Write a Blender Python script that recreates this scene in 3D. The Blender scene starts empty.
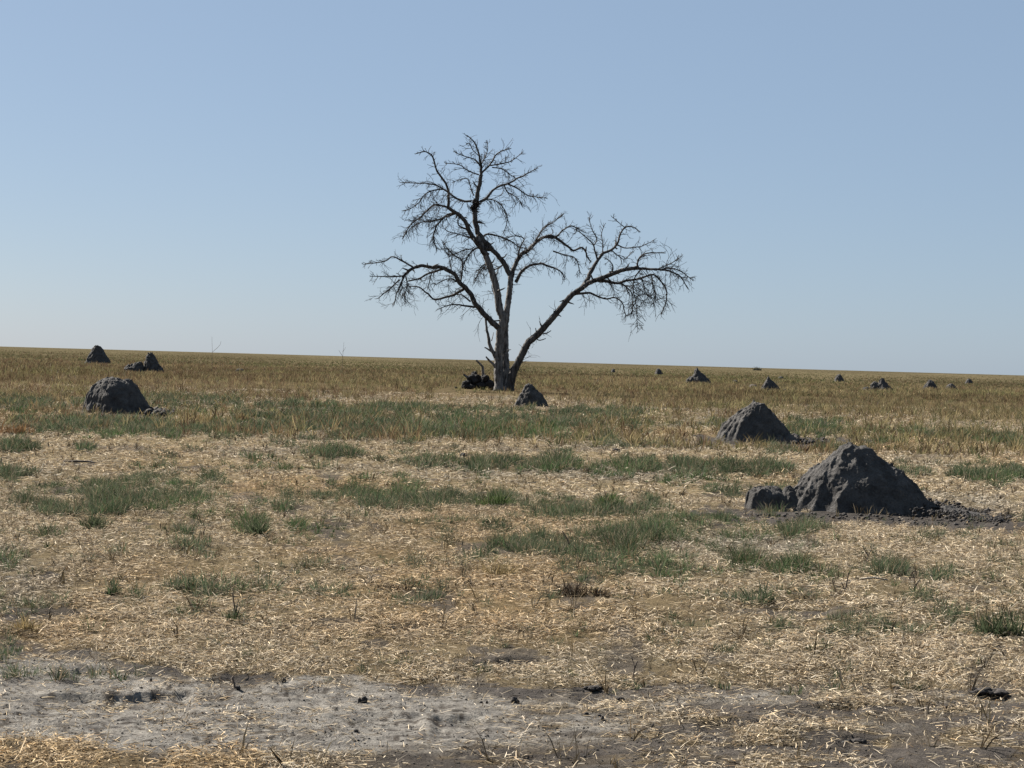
import bpy, math, random
import numpy as np
from mathutils import Vector

scene = bpy.context.scene
COL = scene.collection
rng = np.random.default_rng(7)
random.seed(7)
R = math.radians

# ------------------------------------------------------------------ camera
W, HH = 1024, 768
CAM_H = 1.6
LENS = 69.0
F = LENS / 36.0 * W
PITCH = math.atan(23.5 / F)
ROLL = math.atan(29.0 / 1024)
fwd = np.array([0, math.cos(PITCH), -math.sin(PITCH)])
r0 = np.array([1.0, 0, 0]); u0 = np.array([0, math.sin(PITCH), math.cos(PITCH)])
rgt = math.cos(ROLL) * r0 + math.sin(ROLL) * u0
upv = math.cos(ROLL) * u0 - math.sin(ROLL) * r0
CAM = np.array([0, 0, CAM_H])


def ray(px, py):
    px = np.asarray(px, float); py = np.asarray(py, float)
    return (fwd * F + (px[..., None] - 512) * rgt - (py[..., None] - 384) * upv)


def ground_at(px, py):
    """pixel -> point of the flat plain (z = 0)"""
    d = ray(px, py)
    t = -CAM_H / np.minimum(d[..., 2], -1e-4)
    return CAM + d * t[..., None]


def at_depth(px, py, Y):
    d = ray(px, py)
    return CAM + d * (np.asarray(Y) / d[..., 1])[..., None]


def to_pix(x, y, z=0.0):
    p = np.stack([x, y, np.zeros_like(x) + z - CAM_H], -1)
    dz = np.maximum(p @ fwd, 0.05)
    return 512 + F * (p @ rgt) / dz, 384 - F * (p @ upv) / dz


def hor(px):
    return 360.5 + (px - 512) * math.tan(ROLL)


cd = bpy.data.cameras.new('camera')
cd.lens = LENS; cd.sensor_width = 36; cd.clip_start = 0.1; cd.clip_end = 30000
cam = bpy.data.objects.new('camera', cd); COL.objects.link(cam)
from mathutils import Matrix
M = Matrix((tuple(rgt), tuple(upv), tuple(-fwd))).transposed()
cam.matrix_world = Matrix.Translation(Vector(CAM)) @ M.to_4x4()
scene.camera = cam

# ------------------------------------------------------------------ noise
def _h(ix, iy, iz, s):
    with np.errstate(over='ignore'):
        n = (ix.astype(np.int64) * 374761393 + iy.astype(np.int64) * 668265263 + iz.astype(np.int64) * 2147483647 + s * 1274126177)
        n = (n ^ (n >> 13)) * 1274126177
        n = n ^ (n >> 16)
    return (n & 0xFFFF).astype(np.float64) / 32767.5 - 1


def n2(x, y, s=0):
    x = np.asarray(x, float); y = np.asarray(y, float)
    ix = np.floor(x); iy = np.floor(y)
    fx = x - ix; fy = y - iy
    fx = fx * fx * fx * (fx * (fx * 6 - 15) + 10); fy = fy * fy * fy * (fy * (fy * 6 - 15) + 10)
    z = np.zeros_like(ix)
    a = _h(ix, iy, z, s); b = _h(ix + 1, iy, z, s); c = _h(ix, iy + 1, z, s); d = _h(ix + 1, iy + 1, z, s)
    return (a * (1 - fx) + b * fx) * (1 - fy) + (c * (1 - fx) + d * fx) * fy


def fbm(x, y, s=0, o=3, g=0.5):
    t = 0; a = 1.0; tot = 0
    for k in range(o):
        t = t + a * n2(x * 2 ** k + 17.3 * k, y * 2 ** k - 9.1 * k, s + k); tot += a; a *= g
    return t / tot


def n3(p, s=0):
    x, y, z = p[..., 0], p[..., 1], p[..., 2]
    ix, iy, iz = np.floor(x), np.floor(y), np.floor(z)
    fx, fy, fz = x - ix, y - iy, z - iz
    fx = fx * fx * (3 - 2 * fx); fy = fy * fy * (3 - 2 * fy); fz = fz * fz * (3 - 2 * fz)
    r = 0
    for dx in (0, 1):
        for dy in (0, 1):
            for dz in (0, 1):
                w = (fx if dx else 1 - fx) * (fy if dy else 1 - fy) * (fz if dz else 1 - fz)
                r = r + w * _h(ix + dx, iy + dy, iz + dz, s)
    return r


def fbm3(p, s=0, o=3, g=0.5):
    t = 0; a = 1.0; tot = 0
    for k in range(o):
        t = t + a * n3(p * 2 ** k + 5.7 * k, s + k); tot += a; a *= g
    return t / tot


def sst(a, b, x):
    t = np.clip((x - a) / (b - a), 0, 1)
    return t * t * (3 - 2 * t)

# ------------------------------------------------------------------ mesh helpers
def link_mesh(name, V, Fc, mat, cols=None, smooth=False, parent=None):
    """V (n,3), Fc (m,k) faces of one size k; one mesh object"""
    me = bpy.data.meshes.new(name)
    V = np.ascontiguousarray(V, dtype=np.float32); Fc = np.ascontiguousarray(Fc, dtype=np.int32)
    m, k = Fc.shape
    me.vertices.add(len(V)); me.vertices.foreach_set('co', V.ravel())
    me.loops.add(m * k); me.loops.foreach_set('vertex_index', Fc.ravel())
    me.polygons.add(m)
    me.polygons.foreach_set('loop_start', np.arange(0, m * k, k, dtype=np.int32))
    me.polygons.foreach_set('loop_total', np.full(m, k, dtype=np.int32))
    if smooth:
        me.polygons.foreach_set('use_smooth', np.ones(m, dtype=bool))
    if cols is not None:
        at = me.attributes.new('Col', 'FLOAT_COLOR', 'POINT')
        c4 = np.ones((len(V), 4), np.float32); c4[:, :3] = cols
        at.data.foreach_set('color', c4.ravel())
    me.update(calc_edges=True)
    if mat: me.materials.append(mat)
    o = bpy.data.objects.new(name, me); COL.objects.link(o)
    if parent is not None:
        o.parent = parent
        o.location = Vector((0, 0, 0))
    return o


def tag(o, label=None, cat=None, group=None, kind=None):
    if label: o['label'] = label
    if cat: o['category'] = cat
    if group: o['group'] = group
    if kind: o['kind'] = kind
    return o


def empty(name, loc):
    o = bpy.data.objects.new(name, None); COL.objects.link(o)
    o.location = Vector(tuple(float(c) for c in loc)); o.empty_display_size = 0.2
    return o

# ------------------------------------------------------------------ materials
def newmat(name):
    m = bpy.data.materials.new(name); m.use_nodes = True
    nt = m.node_tree; nt.nodes.clear()
    out = nt.nodes.new('ShaderNodeOutputMaterial')
    return m, nt, out


def nd(nt, t, **kw):
    n = nt.nodes.new(t)
    for k, v in kw.items(): setattr(n, k, v)
    return n


ALB = 0.70     # overall reflectance of dry litter, soil and leaves


def mat_blades(name, trans=0.3, vary=0.5):
    m, nt, out = newmat(name)
    at = nd(nt, 'ShaderNodeAttribute', attribute_name='Col')
    nz = nd(nt, 'ShaderNodeTexNoise'); nz.inputs['Scale'].default_value = 9; nz.inputs['Detail'].default_value = 3
    geo = nd(nt, 'ShaderNodeNewGeometry')
    nt.links.new(geo.outputs['Position'], nz.inputs['Vector'])
    mr = nd(nt, 'ShaderNodeMapRange'); mr.inputs['From Min'].default_value = 0.3; mr.inputs['From Max'].default_value = 0.7
    mr.inputs['To Min'].default_value = (1 - vary * .5) * ALB; mr.inputs['To Max'].default_value = (1 + vary * .5) * ALB
    nt.links.new(nz.outputs['Fac'], mr.inputs['Value'])
    mx = nd(nt, 'ShaderNodeVectorMath', operation='SCALE')
    nt.links.new(at.outputs['Color'], mx.inputs[0]); nt.links.new(mr.outputs[0], mx.inputs['Scale'])
    d = nd(nt, 'ShaderNodeBsdfDiffuse'); t = nd(nt, 'ShaderNodeBsdfTranslucent')
    nt.links.new(mx.outputs[0], d.inputs['Color']); nt.links.new(mx.outputs[0], t.inputs['Color'])
    ms = nd(nt, 'ShaderNodeMixShader'); ms.inputs[0].default_value = trans
    nt.links.new(d.outputs[0], ms.inputs[1]); nt.links.new(t.outputs[0], ms.inputs[2])
    nt.links.new(ms.outputs[0], out.inputs['Surface'])
    return m


def mat_earth(name, c0, c1, scale=6.0, bump=0.4, bdist=0.03, use_col=False, rough=0.95, fine=40.0, alb=ALB):
    m, nt, out = newmat(name)
    geo = nd(nt, 'ShaderNodeNewGeometry')
    n_a = nd(nt, 'ShaderNodeTexNoise'); n_a.inputs['Scale'].default_value = scale; n_a.inputs['Detail'].default_value = 6; n_a.inputs['Roughness'].default_value = 0.65
    n_b = nd(nt, 'ShaderNodeTexNoise'); n_b.inputs['Scale'].default_value = fine; n_b.inputs['Detail'].default_value = 5; n_b.inputs['Roughness'].default_value = 0.7
    nt.links.new(geo.outputs['Position'], n_a.inputs['Vector']); nt.links.new(geo.outputs['Position'], n_b.inputs['Vector'])
    cr = nd(nt, 'ShaderNodeValToRGB')
    cr.color_ramp.elements[0].position = 0.32; cr.color_ramp.elements[1].position = 0.68
    cr.color_ramp.elements[0].color = (*c0, 1); cr.color_ramp.elements[1].color = (*c1, 1)
    nt.links.new(n_a.outputs['Fac'], cr.inputs['Fac'])
    src = cr.outputs['Color']
    mr = nd(nt, 'ShaderNodeMapRange'); mr.inputs['From Min'].default_value = 0.3; mr.inputs['From Max'].default_value = 0.7
    mr.inputs['To Min'].default_value = 0.65 * alb; mr.inputs['To Max'].default_value = 1.35 * alb
    nt.links.new(n_b.outputs['Fac'], mr.inputs['Value'])
    mx = nd(nt, 'ShaderNodeVectorMath', operation='SCALE')
    if use_col:
        at = nd(nt, 'ShaderNodeAttribute', attribute_name='Col')
        mm = nd(nt, 'ShaderNodeVectorMath', operation='MULTIPLY')
        nt.links.new(at.outputs['Color'], mm.inputs[0]); nt.links.new(src, mm.inputs[1])
        src = mm.outputs[0]
    nt.links.new(src, mx.inputs[0]); nt.links.new(mr.outputs[0], mx.inputs['Scale'])
    bs = nd(nt, 'ShaderNodeBsdfPrincipled'); bs.inputs['Roughness'].default_value = rough
    bs.inputs['Specular IOR Level'].default_value = 0.0 if use_col else 0.12
    nt.links.new(mx.outputs[0], bs.inputs['Base Color'])
    bp = nd(nt, 'ShaderNodeBump'); bp.inputs['Strength'].default_value = bump; bp.inputs['Distance'].default_value = bdist
    ad = nd(nt, 'ShaderNodeMath', operation='ADD')
    nt.links.new(n_a.outputs['Fac'], ad.inputs[0]); nt.links.new(n_b.outputs['Fac'], ad.inputs[1])
    nt.links.new(ad.outputs[0], bp.inputs['Height']); nt.links.new(bp.outputs[0], bs.inputs['Normal'])
    nt.links.new(bs.outputs[0], out.inputs['Surface'])
    return m


M_GROUND = mat_earth('ground_soil_and_litter', (0.68, 0.68, 0.69), (1.26, 1.24, 1.20), scale=5.5, bump=0.8, bdist=0.02, use_col=True, fine=70)
M_MOUND = mat_earth('termite_clay', (0.044, 0.041, 0.039), (0.105, 0.098, 0.092), scale=5.0, bump=0.8, bdist=0.03, fine=45, alb=.78)
M_MOUND_OLD = mat_earth('pale_termite_clay', (0.10, 0.085, 0.075), (0.15, 0.125, 0.11), scale=2.0, bump=0.7, bdist=0.05, fine=20)
M_CLOD = mat_earth('dark_clod_soil', (0.035, 0.031, 0.029), (0.085, 0.075, 0.068), scale=14, bump=0.6, bdist=0.01, fine=90)
M_CRUMB = mat_earth('crumbled_soil', (0.040, 0.036, 0.034), (0.085, 0.077, 0.072), scale=14, bump=0.6, bdist=0.01, fine=90)
M_HEAP = mat_earth('rotten_wood_heap', (0.02, 0.019, 0.019), (0.05, 0.046, 0.044), scale=2.0, bump=0.8, bdist=0.05, fine=12)
M_STRAW = mat_blades('dry_straw', 0.18)
M_GREEN = mat_blades('grey_green_leaves', 0.30)
M_DRYGRASS = mat_blades('dry_standing_grass', 0.35)


def mat_bark(name, c0, c1):
    m, nt, out = newmat(name)
    geo = nd(nt, 'ShaderNodeNewGeometry')
    mp = nd(nt, 'ShaderNodeMapping'); mp.inputs['Scale'].default_value = (6, 6, 0.8)
    nt.links.new(geo.outputs['Position'], mp.inputs['Vector'])
    nz = nd(nt, 'ShaderNodeTexNoise'); nz.inputs['Scale'].default_value = 1.6; nz.inputs['Detail'].default_value = 7; nz.inputs['Roughness'].default_value = 0.65
    nt.links.new(mp.outputs[0], nz.inputs['Vector'])
    cr = nd(nt, 'ShaderNodeValToRGB')
    cr.color_ramp.elements[0].position = 0.35; cr.color_ramp.elements[1].position = 0.65
    cr.color_ramp.elements[0].color = (*c0, 1); cr.color_ramp.elements[1].color = (*c1, 1)
    nt.links.new(nz.outputs['Fac'], cr.inputs['Fac'])
    bs = nd(nt, 'ShaderNodeBsdfPrincipled'); bs.inputs['Roughness'].default_value = 0.9; bs.inputs['Specular IOR Level'].default_value = 0.15
    nt.links.new(cr.outputs[0], bs.inputs['Base Color'])
    bp = nd(nt, 'ShaderNodeBump'); bp.inputs['Strength'].default_value = 0.8; bp.inputs['Distance'].default_value = 0.08
    nt.links.new(nz.outputs['Fac'], bp.inputs['Height']); nt.links.new(bp.outputs[0], bs.inputs['Normal'])
    nt.links.new(bs.outputs[0], out.inputs['Surface'])
    return m


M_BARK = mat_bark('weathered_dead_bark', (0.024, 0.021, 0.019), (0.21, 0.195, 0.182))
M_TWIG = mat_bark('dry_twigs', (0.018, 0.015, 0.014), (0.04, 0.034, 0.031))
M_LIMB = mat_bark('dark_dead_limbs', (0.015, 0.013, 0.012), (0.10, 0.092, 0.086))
M_STALK = mat_bark('dry_stalk', (0.05, 0.04, 0.035), (0.12, 0.095, 0.075))

# ------------------------------------------------------------------ layout of the plain (soil, straw, green growth)
GREEN = [  # picture ellipses of green growth: cx, cy, rx, ry, density
    (330, 423, 140, 13, .9), (510, 426, 130, 12, 1), (590, 415, 60, 8, .6), (420, 410, 120, 6, .55), (250, 428, 60, 8, .9), (440, 433, 140, 7, .9),
    (110, 428, 90, 8, 1), (40, 424, 40, 7, .8), (180, 432, 50, 7, .9), (20, 405, 60, 10, .55), (140, 402, 90, 9, .35), (300, 408, 60, 8, .6),
    (205, 400, 60, 8, .35), (560, 436, 60, 4, .7), (815, 428, 36, 9, 1), (960, 435, 30, 7, .8), (700, 425, 50, 5, .35), (900, 432, 50, 5, .4), (1005, 440, 40, 6, .5),
    (15, 449, 24, 4, 1), (84, 450, 8, 4, .9), (345, 455, 32, 5, 1), (470, 464, 55, 6, 1), (550, 467, 45, 5, 1), (410, 462, 40, 4, .6), (650, 468, 40, 6, 1),
    (730, 471, 62, 8, 1), (700, 468, 30, 5, .8), (640, 462, 18, 4, .8), (970, 474, 34, 8, 1), (1020, 474, 30, 8, 1), (905, 474, 30, 4, .5), (885, 463, 30, 3, .3),
    (10, 481, 20, 9, 1), (95, 490, 50, 11, .9), (150, 487, 40, 12, 1), (205, 487, 24, 7, 1), (80, 508, 60, 12, .75), (120, 500, 70, 16, .75), (95, 525, 18, 6, 1),
    (35, 505, 30, 10, .4), (175, 498, 60, 10, .7), (272, 506, 26, 8, .9), (230, 515, 40, 9, .5), (255, 528, 24, 9, 1), (290, 525, 16, 6, .8), (320, 498, 12, 6, .5),
    (395, 497, 88, 12, 1.0), (345, 495, 35, 10, 1), (440, 502, 50, 10, 1), (495, 498, 22, 10, 1), (535, 503, 30, 6, .5), (560, 497, 24, 6, .9), (608, 505, 15, 9, 1),
    (650, 498, 18, 6, 1), (575, 512, 40, 7, .7), (635, 512, 40, 6, .5), (495, 524, 16, 6, .9), (355, 517, 40, 5, .45), (440, 520, 40, 5, .4),
    (540, 545, 50, 11, .9), (590, 550, 50, 10, .9), (630, 538, 60, 13, 1), (655, 532, 30, 8, 1), (640, 568, 45, 8, 1), (600, 562, 40, 6, .8), (690, 537, 60, 9, .8),
    (690, 520, 80, 6, .5), (780, 533, 50, 9, .7), (740, 566, 30, 9, .9), (695, 572, 30, 6, .7), (785, 572, 30, 7, .7), (820, 580, 30, 7, .5), (890, 573, 28, 9, 1), (942, 577, 24, 8, .7),
    (990, 580, 26, 8, .6), (1005, 547, 20, 5, .5), (8, 560, 20, 9, .6), (30, 575, 22, 5, .3), (115, 589, 10, 6, 1), (178, 587, 22, 9, .85), (210, 590, 14, 7, .6), (290, 593, 30, 5, .6),
    (185, 612, 24, 10, .5), (320, 568, 50, 6, .3), (412, 602, 20, 5, .8), (690, 628, 30, 8, .45), (740, 632, 24, 8, .5), (770, 650, 12, 6, .5), (800, 633, 40, 7, .7),
    (850, 638, 40, 8, .8), (895, 634, 40, 11, .9), (945, 628, 24, 10, .55), (1024, 650, 14, 10, .8), (760, 604, 10, 6, .5), (560, 620, 20, 5, .3), (820, 655, 12, 6, .4),
]
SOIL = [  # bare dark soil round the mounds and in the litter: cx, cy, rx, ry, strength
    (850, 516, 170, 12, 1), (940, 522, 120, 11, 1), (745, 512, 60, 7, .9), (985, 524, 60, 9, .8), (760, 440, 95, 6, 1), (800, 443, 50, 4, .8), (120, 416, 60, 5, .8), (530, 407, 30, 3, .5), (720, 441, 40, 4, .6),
    (60, 412, 60, 2.5, .5), (180, 466, 40, 2.5, .75), (80, 463, 22, 2.2, .9), (560, 449, 80, 3, .55), (470, 446, 60, 3, .5), (680, 445, 60, 3, .5), (950, 455, 60, 3, .5), (900, 450, 60, 3, .4),
    (40, 606, 50, 5, .7), (10, 615, 30, 6, .8), (40, 577, 35, 4, .8), (330, 548, 60, 4, .5), (250, 546, 60, 3, .4), (340, 624, 50, 5, .6), (365, 567, 22, 3, .8),
    (800, 613, 60, 5, .75), (760, 612, 40, 4, .7), (860, 616, 60, 4, .5), (400, 630, 40, 4, .5), (500, 660, 60, 4, .7), (470, 666, 40, 3, .5), (820, 690, 120, 8, .6), (700, 690, 90, 8, .75),
    (960, 697, 60, 5, .7), (900, 722, 120, 6, .6), (400, 652, 30, 3, .5), (375, 640, 18, 3, .6), (985, 590, 30, 4, .5), (600, 600, 40, 3, .3), (850, 745, 60, 6, .7), (560, 762, 90, 8, .6), (300, 762, 60, 6, .3),
]
TX = np.array([-200, 0, 90, 135, 200, 330, 450, 600, 700, 820, 1024, 1250])
TU = np.array([640, 644, 647, 662, 673, 673, 687, 692, 686, 690, 700, 700])
TL = np.array([742, 738, 740, 747, 752, 752, 748, 742, 738, 735, 728, 720])
TB = np.array([1, 1, 1, 1, .97, .9, .76, .6, .42, .3, .2, .2])
MOUND_FOOT = []  # (x, y, rx, ry) filled below


def ell(L, px, py, wob, soft):
    out = np.zeros_like(px)
    for (cx, cy, rx, ry, s) in L:
        sel = (np.abs(px - cx) < rx * 1.7) & (np.abs(py - cy) < ry * 1.7)
        if not sel.any(): continue
        e = 1 - np.sqrt(((px[sel] - cx) / rx) ** 2 + ((py[sel] - cy) / ry) ** 2) + wob[sel] * 0.55
        out[sel] = np.maximum(out[sel], s * np.clip(e / soft, 0, 1))
    return out


def layout(x, y):
    """green growth, straw cover and dark soil at a point of the plain"""
    px, py = to_pix(x, y)
    py = np.where(y < 0.5, 3000, py)
    q = py - hor(px)
    wob = 0.6 * fbm(px / 26 + 3, py / 8, 11, 3) + 0.7 * n2(px / 7, py / 3, 15)
    g = ell(GREEN, px, py, wob, 0.6) * (.6 + .6 * sst(-.35, .3, fbm(px / 9 + 2, py / 3.5, 16, 3)))
    g = np.maximum(g, .16 * sst(.05, .5, fbm(px / 40 + 7, q / 9, 17, 3)) * (q > 60) * (q < 330))
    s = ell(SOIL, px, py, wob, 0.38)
    # elsewhere on the plain (outside the picture) loose patches
    off = sst(1040, 1120, px) + sst(-16, -96, px)
    g = np.maximum(g, off * sst(.15, .5, fbm(px / 90, q / 16, 31, 3)) * (q > 44) * (q < 300))
    # worn bare track
    tw = 5.5 * fbm(px / 45, py / 9, 21, 4)
    up = np.interp(px, TX, TU); lo = np.interp(px, TX, TL); tb = np.interp(px, TX, TB)
    tw = tw + 3.5 * fbm(px / 9, py / 3, 22, 3); t = sst(-4, 6, py - up + tw) * sst(-6, 7, lo - py + tw)
    edge = sst(-4, 0, py - up + tw) * sst(15, 6, py - up + tw) * sst(-.45, .0, fbm(px / 42, py / 30, 71, 2)) * (tb > .6) * (px > -150)
    t = t * (1 - .9 * edge)
    pn = fbm(px / 60 + 9, py / 7, 41, 4)
    t = t * sst(1 - tb - .25, 1 - tb + .25, pn * .5 + .5)
    # random worn spots in the litter
    spots = sst(.27, .50, fbm(px / 48, q / (4 + q * .022), 51, 4)) * (q > 95)
    s = np.maximum(s, .62 * spots)
    s = np.maximum(s, (py > 690) * sst(.0, .4, fbm(px / 70, py / 6, 61, 4) + .30) * .80 * sst(230, 420, px) * (1 - .6 * t))
    s = np.maximum(s, .85 * edge)
    cover = np.clip((1 - (.80 + .15 * sst(.1, -.2, fbm(px / 40, py / 4, 23, 3))) * t) * np.clip(1 - .97 * s, 0, 1) ** 1.7, 0, 1)
    for (mx, my, rx, ry) in MOUND_FOOT:
        e = ((x - mx) / rx) ** 2 + ((y - my) / ry) ** 2
        g = g * (e > 1.1); cover = cover * (e > .95)
    return px, py, q, g, cover, s, t


SCARPS = [(690, 40, 190, .030), (717, 435, 480, .022), (739, 842, 905, .017), (697, 968, 1012, .018), (664, 70, 118, .02), (713, 360, 420, .014), (690, 575, 618, .012), (676, 205, 262, .016), (724, 700, 760, .016), (661, 460, 540, .02), (707, 790, 860, .018), (641, 360, 395, .025), (600, 770, 830, .03), (604, 20, 80, .03)]


def height(x, y):
    d = np.hypot(x, y)
    px, py = to_pix(x, y)
    h = 0.03 * n2(x / 3.1, y / 3.1, 1) * sst(300, 60, d)
    near = sst(70, 25, d)
    tr = sst(640, 665, py) * sst(760, 735, py) * (px < 650)
    h = h + near * (0.016 * n2(x / .62, y / .62, 2) + 0.010 * n2(x / .23, y / .23, 3)) * (1 - .65 * tr)
    h = h + sst(24, 14, d) * 0.006 * n2(x / .09, y / .09, 4) * (1 - .3 * tr)
    # a wheel worn step in the bare track: a small scarp
    for (cy, xa, xb, dep) in SCARPS:
        c = cy + 1.4 * n2(px / 40, px * 0 + cy, 5)
        st = sst(xa - 8, xa + 8, px) * sst(xb + 8, xb - 8, px) * (1.15 + .3 * n2(px / 14, px * 0 + cy, 12))
        h = h - dep * st * sst(c - .3, c + .9, py) * sst(c + 26, c + 5, py)
    h = h + sst(16, 9, d) * tr * .005 * (n2(x / .10, y / .05, 6) + n2(x / .045, y / .03, 9))
    h = h - sst(14, 10, d) * .008 * sst(.45, .7, n2(x / .15, y / .13, 13)) * sst(-.2, .2, n2(x / .9, y / .9, 14))
    return h - 0.006


GOLD = np.array([[.49, .385, .245], [.45, .36, .245], [.54, .44, .31], [.40, .34, .265], [.31, .215, .125], [.09, .064, .045], [.62, .53, .40]])
GOLD_P = np.array([.16, .16, .16, .19, .09, .12, .12])

# ------------------------------------------------------------------ termite mounds
def build_mound(name, label, px0, py0, cones, seed, rib=0.14, nrib=9, rough=0.05, res=1.0, mat=None, bury=0.0, ridges=()):
    """cones: (dx, dy, h, RL, RR, RF, RB, left profile, right profile) in picture pixels at the mound's own distance;
    (px0, py0) is where the front foot meets the plain"""
    p = ground_at(px0, py0); s0 = np.hypot(p[0], p[1]) / F
    RFm = max(c[5] for c in cones) * s0
    n = np.array([p[0], p[1]]) / np.hypot(p[0], p[1])
    c0 = np.array([p[0], p[1]]) + n * RFm * 0.9
    s = np.hypot(*c0) / F
    t = np.array([n[1], -n[0]])          # to the right
    L = max(c[3] - c[0] for c in cones) * 1.12; Rr = max(c[4] + c[0] for c in cones) * 1.12
    Fr = max(c[5] for c in cones) * 1.15; Bk = max(c[6] for c in cones) * 1.15
    nx = int((L + Rr) * res) + 6; ny = int((Fr + Bk) * res * 0.9) + 6
    gx = np.linspace(-L, Rr, nx); gy = np.linspace(-Fr, Bk, ny)
    X, Y = np.meshgrid(gx, gy)
    hmax = max(c[2] for c in cones)
    u = hmax * 0.55
    Xw = X + hmax * .10 * fbm(X / u, Y / u, seed + 5, 3); Yw = Y + hmax * .10 * fbm(X / u + 9, Y / u, seed + 6, 3)
    Z = np.full_like(X, -0.12 * hmax)
    for k, (dx, dy, h, RL, RR, RF, RB, pl, pr) in enumerate(cones):
        x = Xw - dx; y = Yw - dy
        Rx = np.where(x < 0, RL, RR); Ry = np.where(y < 0, RF, RB)
        sr = np.sqrt((x / Rx) ** 2 + (y / Ry) ** 2)
        th = np.arctan2(y / Ry, x / Rx)
        rg = 1 - np.abs(n2(th * nrib / 6.283 * 2 + 0.5 * n2(sr * 3, th * 2, seed + 8), sr * .9, seed + 3 + k))
        rg = rg - .55 + .5 * n2(th * nrib, sr * 2.5, seed + 4 + k) * .5
        sr = sr * (1 - rib * rg * sst(.08, .45, sr) * sst(1.25, .8, sr))
        w = 0.5 + 0.5 * np.clip(x / (np.abs(x) + np.abs(y) * .8 + 1e-6), -1, 1)
        kk = np.linspace(0, 1, len(pl)); kr = np.linspace(0, 1, len(pr))
        sl = np.clip(sr, 0, 1)
        z = h * ((1 - w) * np.interp(sl, kk, pl) + w * np.interp(sl, kr, pr))
        z = np.where(sr > 1, -(sr - 1) * h * 1.2, z)
        Z = np.maximum(Z, z)
    for k, (xa, ya, ha, xb, yb, hb, wd) in enumerate(ridges):      # buttresses running down from the peak
        ex, ey = xb - xa, yb - ya
        tt = np.clip(((Xw - xa) * ex + (Yw - ya) * ey) / (ex * ex + ey * ey), 0, 1)
        wv = wd * (.8 + .45 * tt) * (1 + .35 * n2(tt * 4, tt * 0 + k, seed + 60))
        dr = np.hypot(Xw - xa - ex * tt, Yw - ya - ey * tt) / wv
        hr = ha + (hb - ha) * tt ** .9 + hmax * .05 * n2(tt * 5, tt * 0 + k, seed + 61)
        Z = np.maximum(Z, hr - hmax * .30 * dr ** 1.7)
    amp = sst(-.05, .25, Z / hmax)
    Z = Z + amp * hmax * rough * (fbm(X / (hmax * .22), Y / (hmax * .22), seed + 20, 4, .6))
    Z = Z - bury
    P = np.stack([X, Y, Z], -1)
    Z2 = hmax * rough * .55 * fbm(X / (hmax * .06), Y / (hmax * .06), seed + 25, 3, .7)
    P[..., 2] += amp * Z2
    dv = np.stack([fbm3(P / (hmax * .16), seed + 30 + i, 3, .6) for i in range(3)], -1)
    P = P + dv * (hmax * rough * 0.9) * (amp[..., None] + .1)
    hx = c0[0] + P[..., 0] * s * t[0] + P[..., 1] * s * n[0]
    hy = c0[1] + P[..., 0] * s * t[1] + P[..., 1] * s * n[1]
    V = np.stack([hx - c0[0], hy - c0[1], P[..., 2] * s], -1).reshape(-1, 3)
    idx = np.arange(nx * ny).reshape(ny, nx)
    Fc = np.stack([idx[:-1, :-1], idx[:-1, 1:], idx[1:, 1:], idx[1:, :-1]], -1).reshape(-1, 4)
    keep = (Z.reshape(-1)[Fc].max(1) > -0.06 * hmax)
    Fc = Fc[keep]
    used = np.unique(Fc); rm = np.full(len(V), -1); rm[used] = np.arange(len(used))
    V = V[used]; Fc = rm[Fc]
    # the foot of the mound is open below the soil line; close it with a floor far under the surface
    o = link_mesh(name, V, Fc, mat or M_MOUND, smooth=True)
    o.location = (c0[0], c0[1], -0.02)
    tag(o, label, 'termite mound', 'termite mounds on the plain')
    for c in cones:
        cc = c0 + t * c[0] * s + n * c[1] * s
        MOUND_FOOT.append((cc[0], cc[1], (c[3] + c[4]) / 2 * s * .97, (c[5] + c[6]) / 2 * s * .97))
    return o, c0, s, t, n


LIN = [1, .8, .6, .4, .2, 0]
DOME = [1, .96, .88, .74, .5, 0]
PEAK = [1, .78, .58, .4, .22, 0]
SOFT = [1, .93, .77, .55, .28, 0]
big, bc, bs_, bt, bn = build_mound(
    'termite_mound', 'largest dark grey termite mound, pointed and ribbed, with a low lump at its left foot', 853, 512,
    [(0, 0, 67, 68, 77, 54, 66, [1, .93, .74, .54, .31, 0], [1, .90, .71, .57, .40, 0]),
     (-40, -4, 34, 32, 26, 34, 38, SOFT, SOFT), (-84, -18, 22, 22, 26, 20, 26, [1, 1, .98, .9, .72, 0], [1, .98, .9, .8, .6, 0]),
     (-60, -12, 23, 24, 22, 22, 26, SOFT, SOFT), (92, -14, 9, 24, 46, 22, 24, SOFT, [1, .7, .5, .34, .18, 0]), (70, -12, 14, 14, 20, 18, 22, DOME, SOFT)],
    100, rib=0.14, nrib=9, rough=0.040, res=2.0,
    ridges=[(-16, 2, 62, -60, -14, 16, 15), (-10, -6, 60, -46, -52, -8, 11), (-4, -5, 65, -18, -60, -10, 12), (6, -4, 64, 18, -58, -10, 15), (14, 0, 60, 46, -46, 2, 16), (16, 2, 60, 62, -8, 24, 13), (46, -4, 40, 50, -8, 38, 12)])
sec, sc_, ss_, st_, sn_ = build_mound(
    'termite_mound', 'rounded termite mound with a pale sunlit left shoulder, behind the largest mound', 755, 441,
    [(0, 0, 40, 39, 37, 27, 34, [1, .93, .79, .59, .34, 0], [1, .92, .77, .58, .34, 0]),
     (32, -12, 9, 10, 12, 9, 12, DOME, SOFT)], 211, rib=0.14, nrib=8, rough=0.042, res=2.6,
    ridges=[(-4, 0, 40, -28, -10, 10, 9), (-4, -2, 38, -20, -26, -3, 6), (0, -3, 39, -6, -30, -4, 7), (4, -1, 38, 22, -18, 8, 9)])
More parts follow.
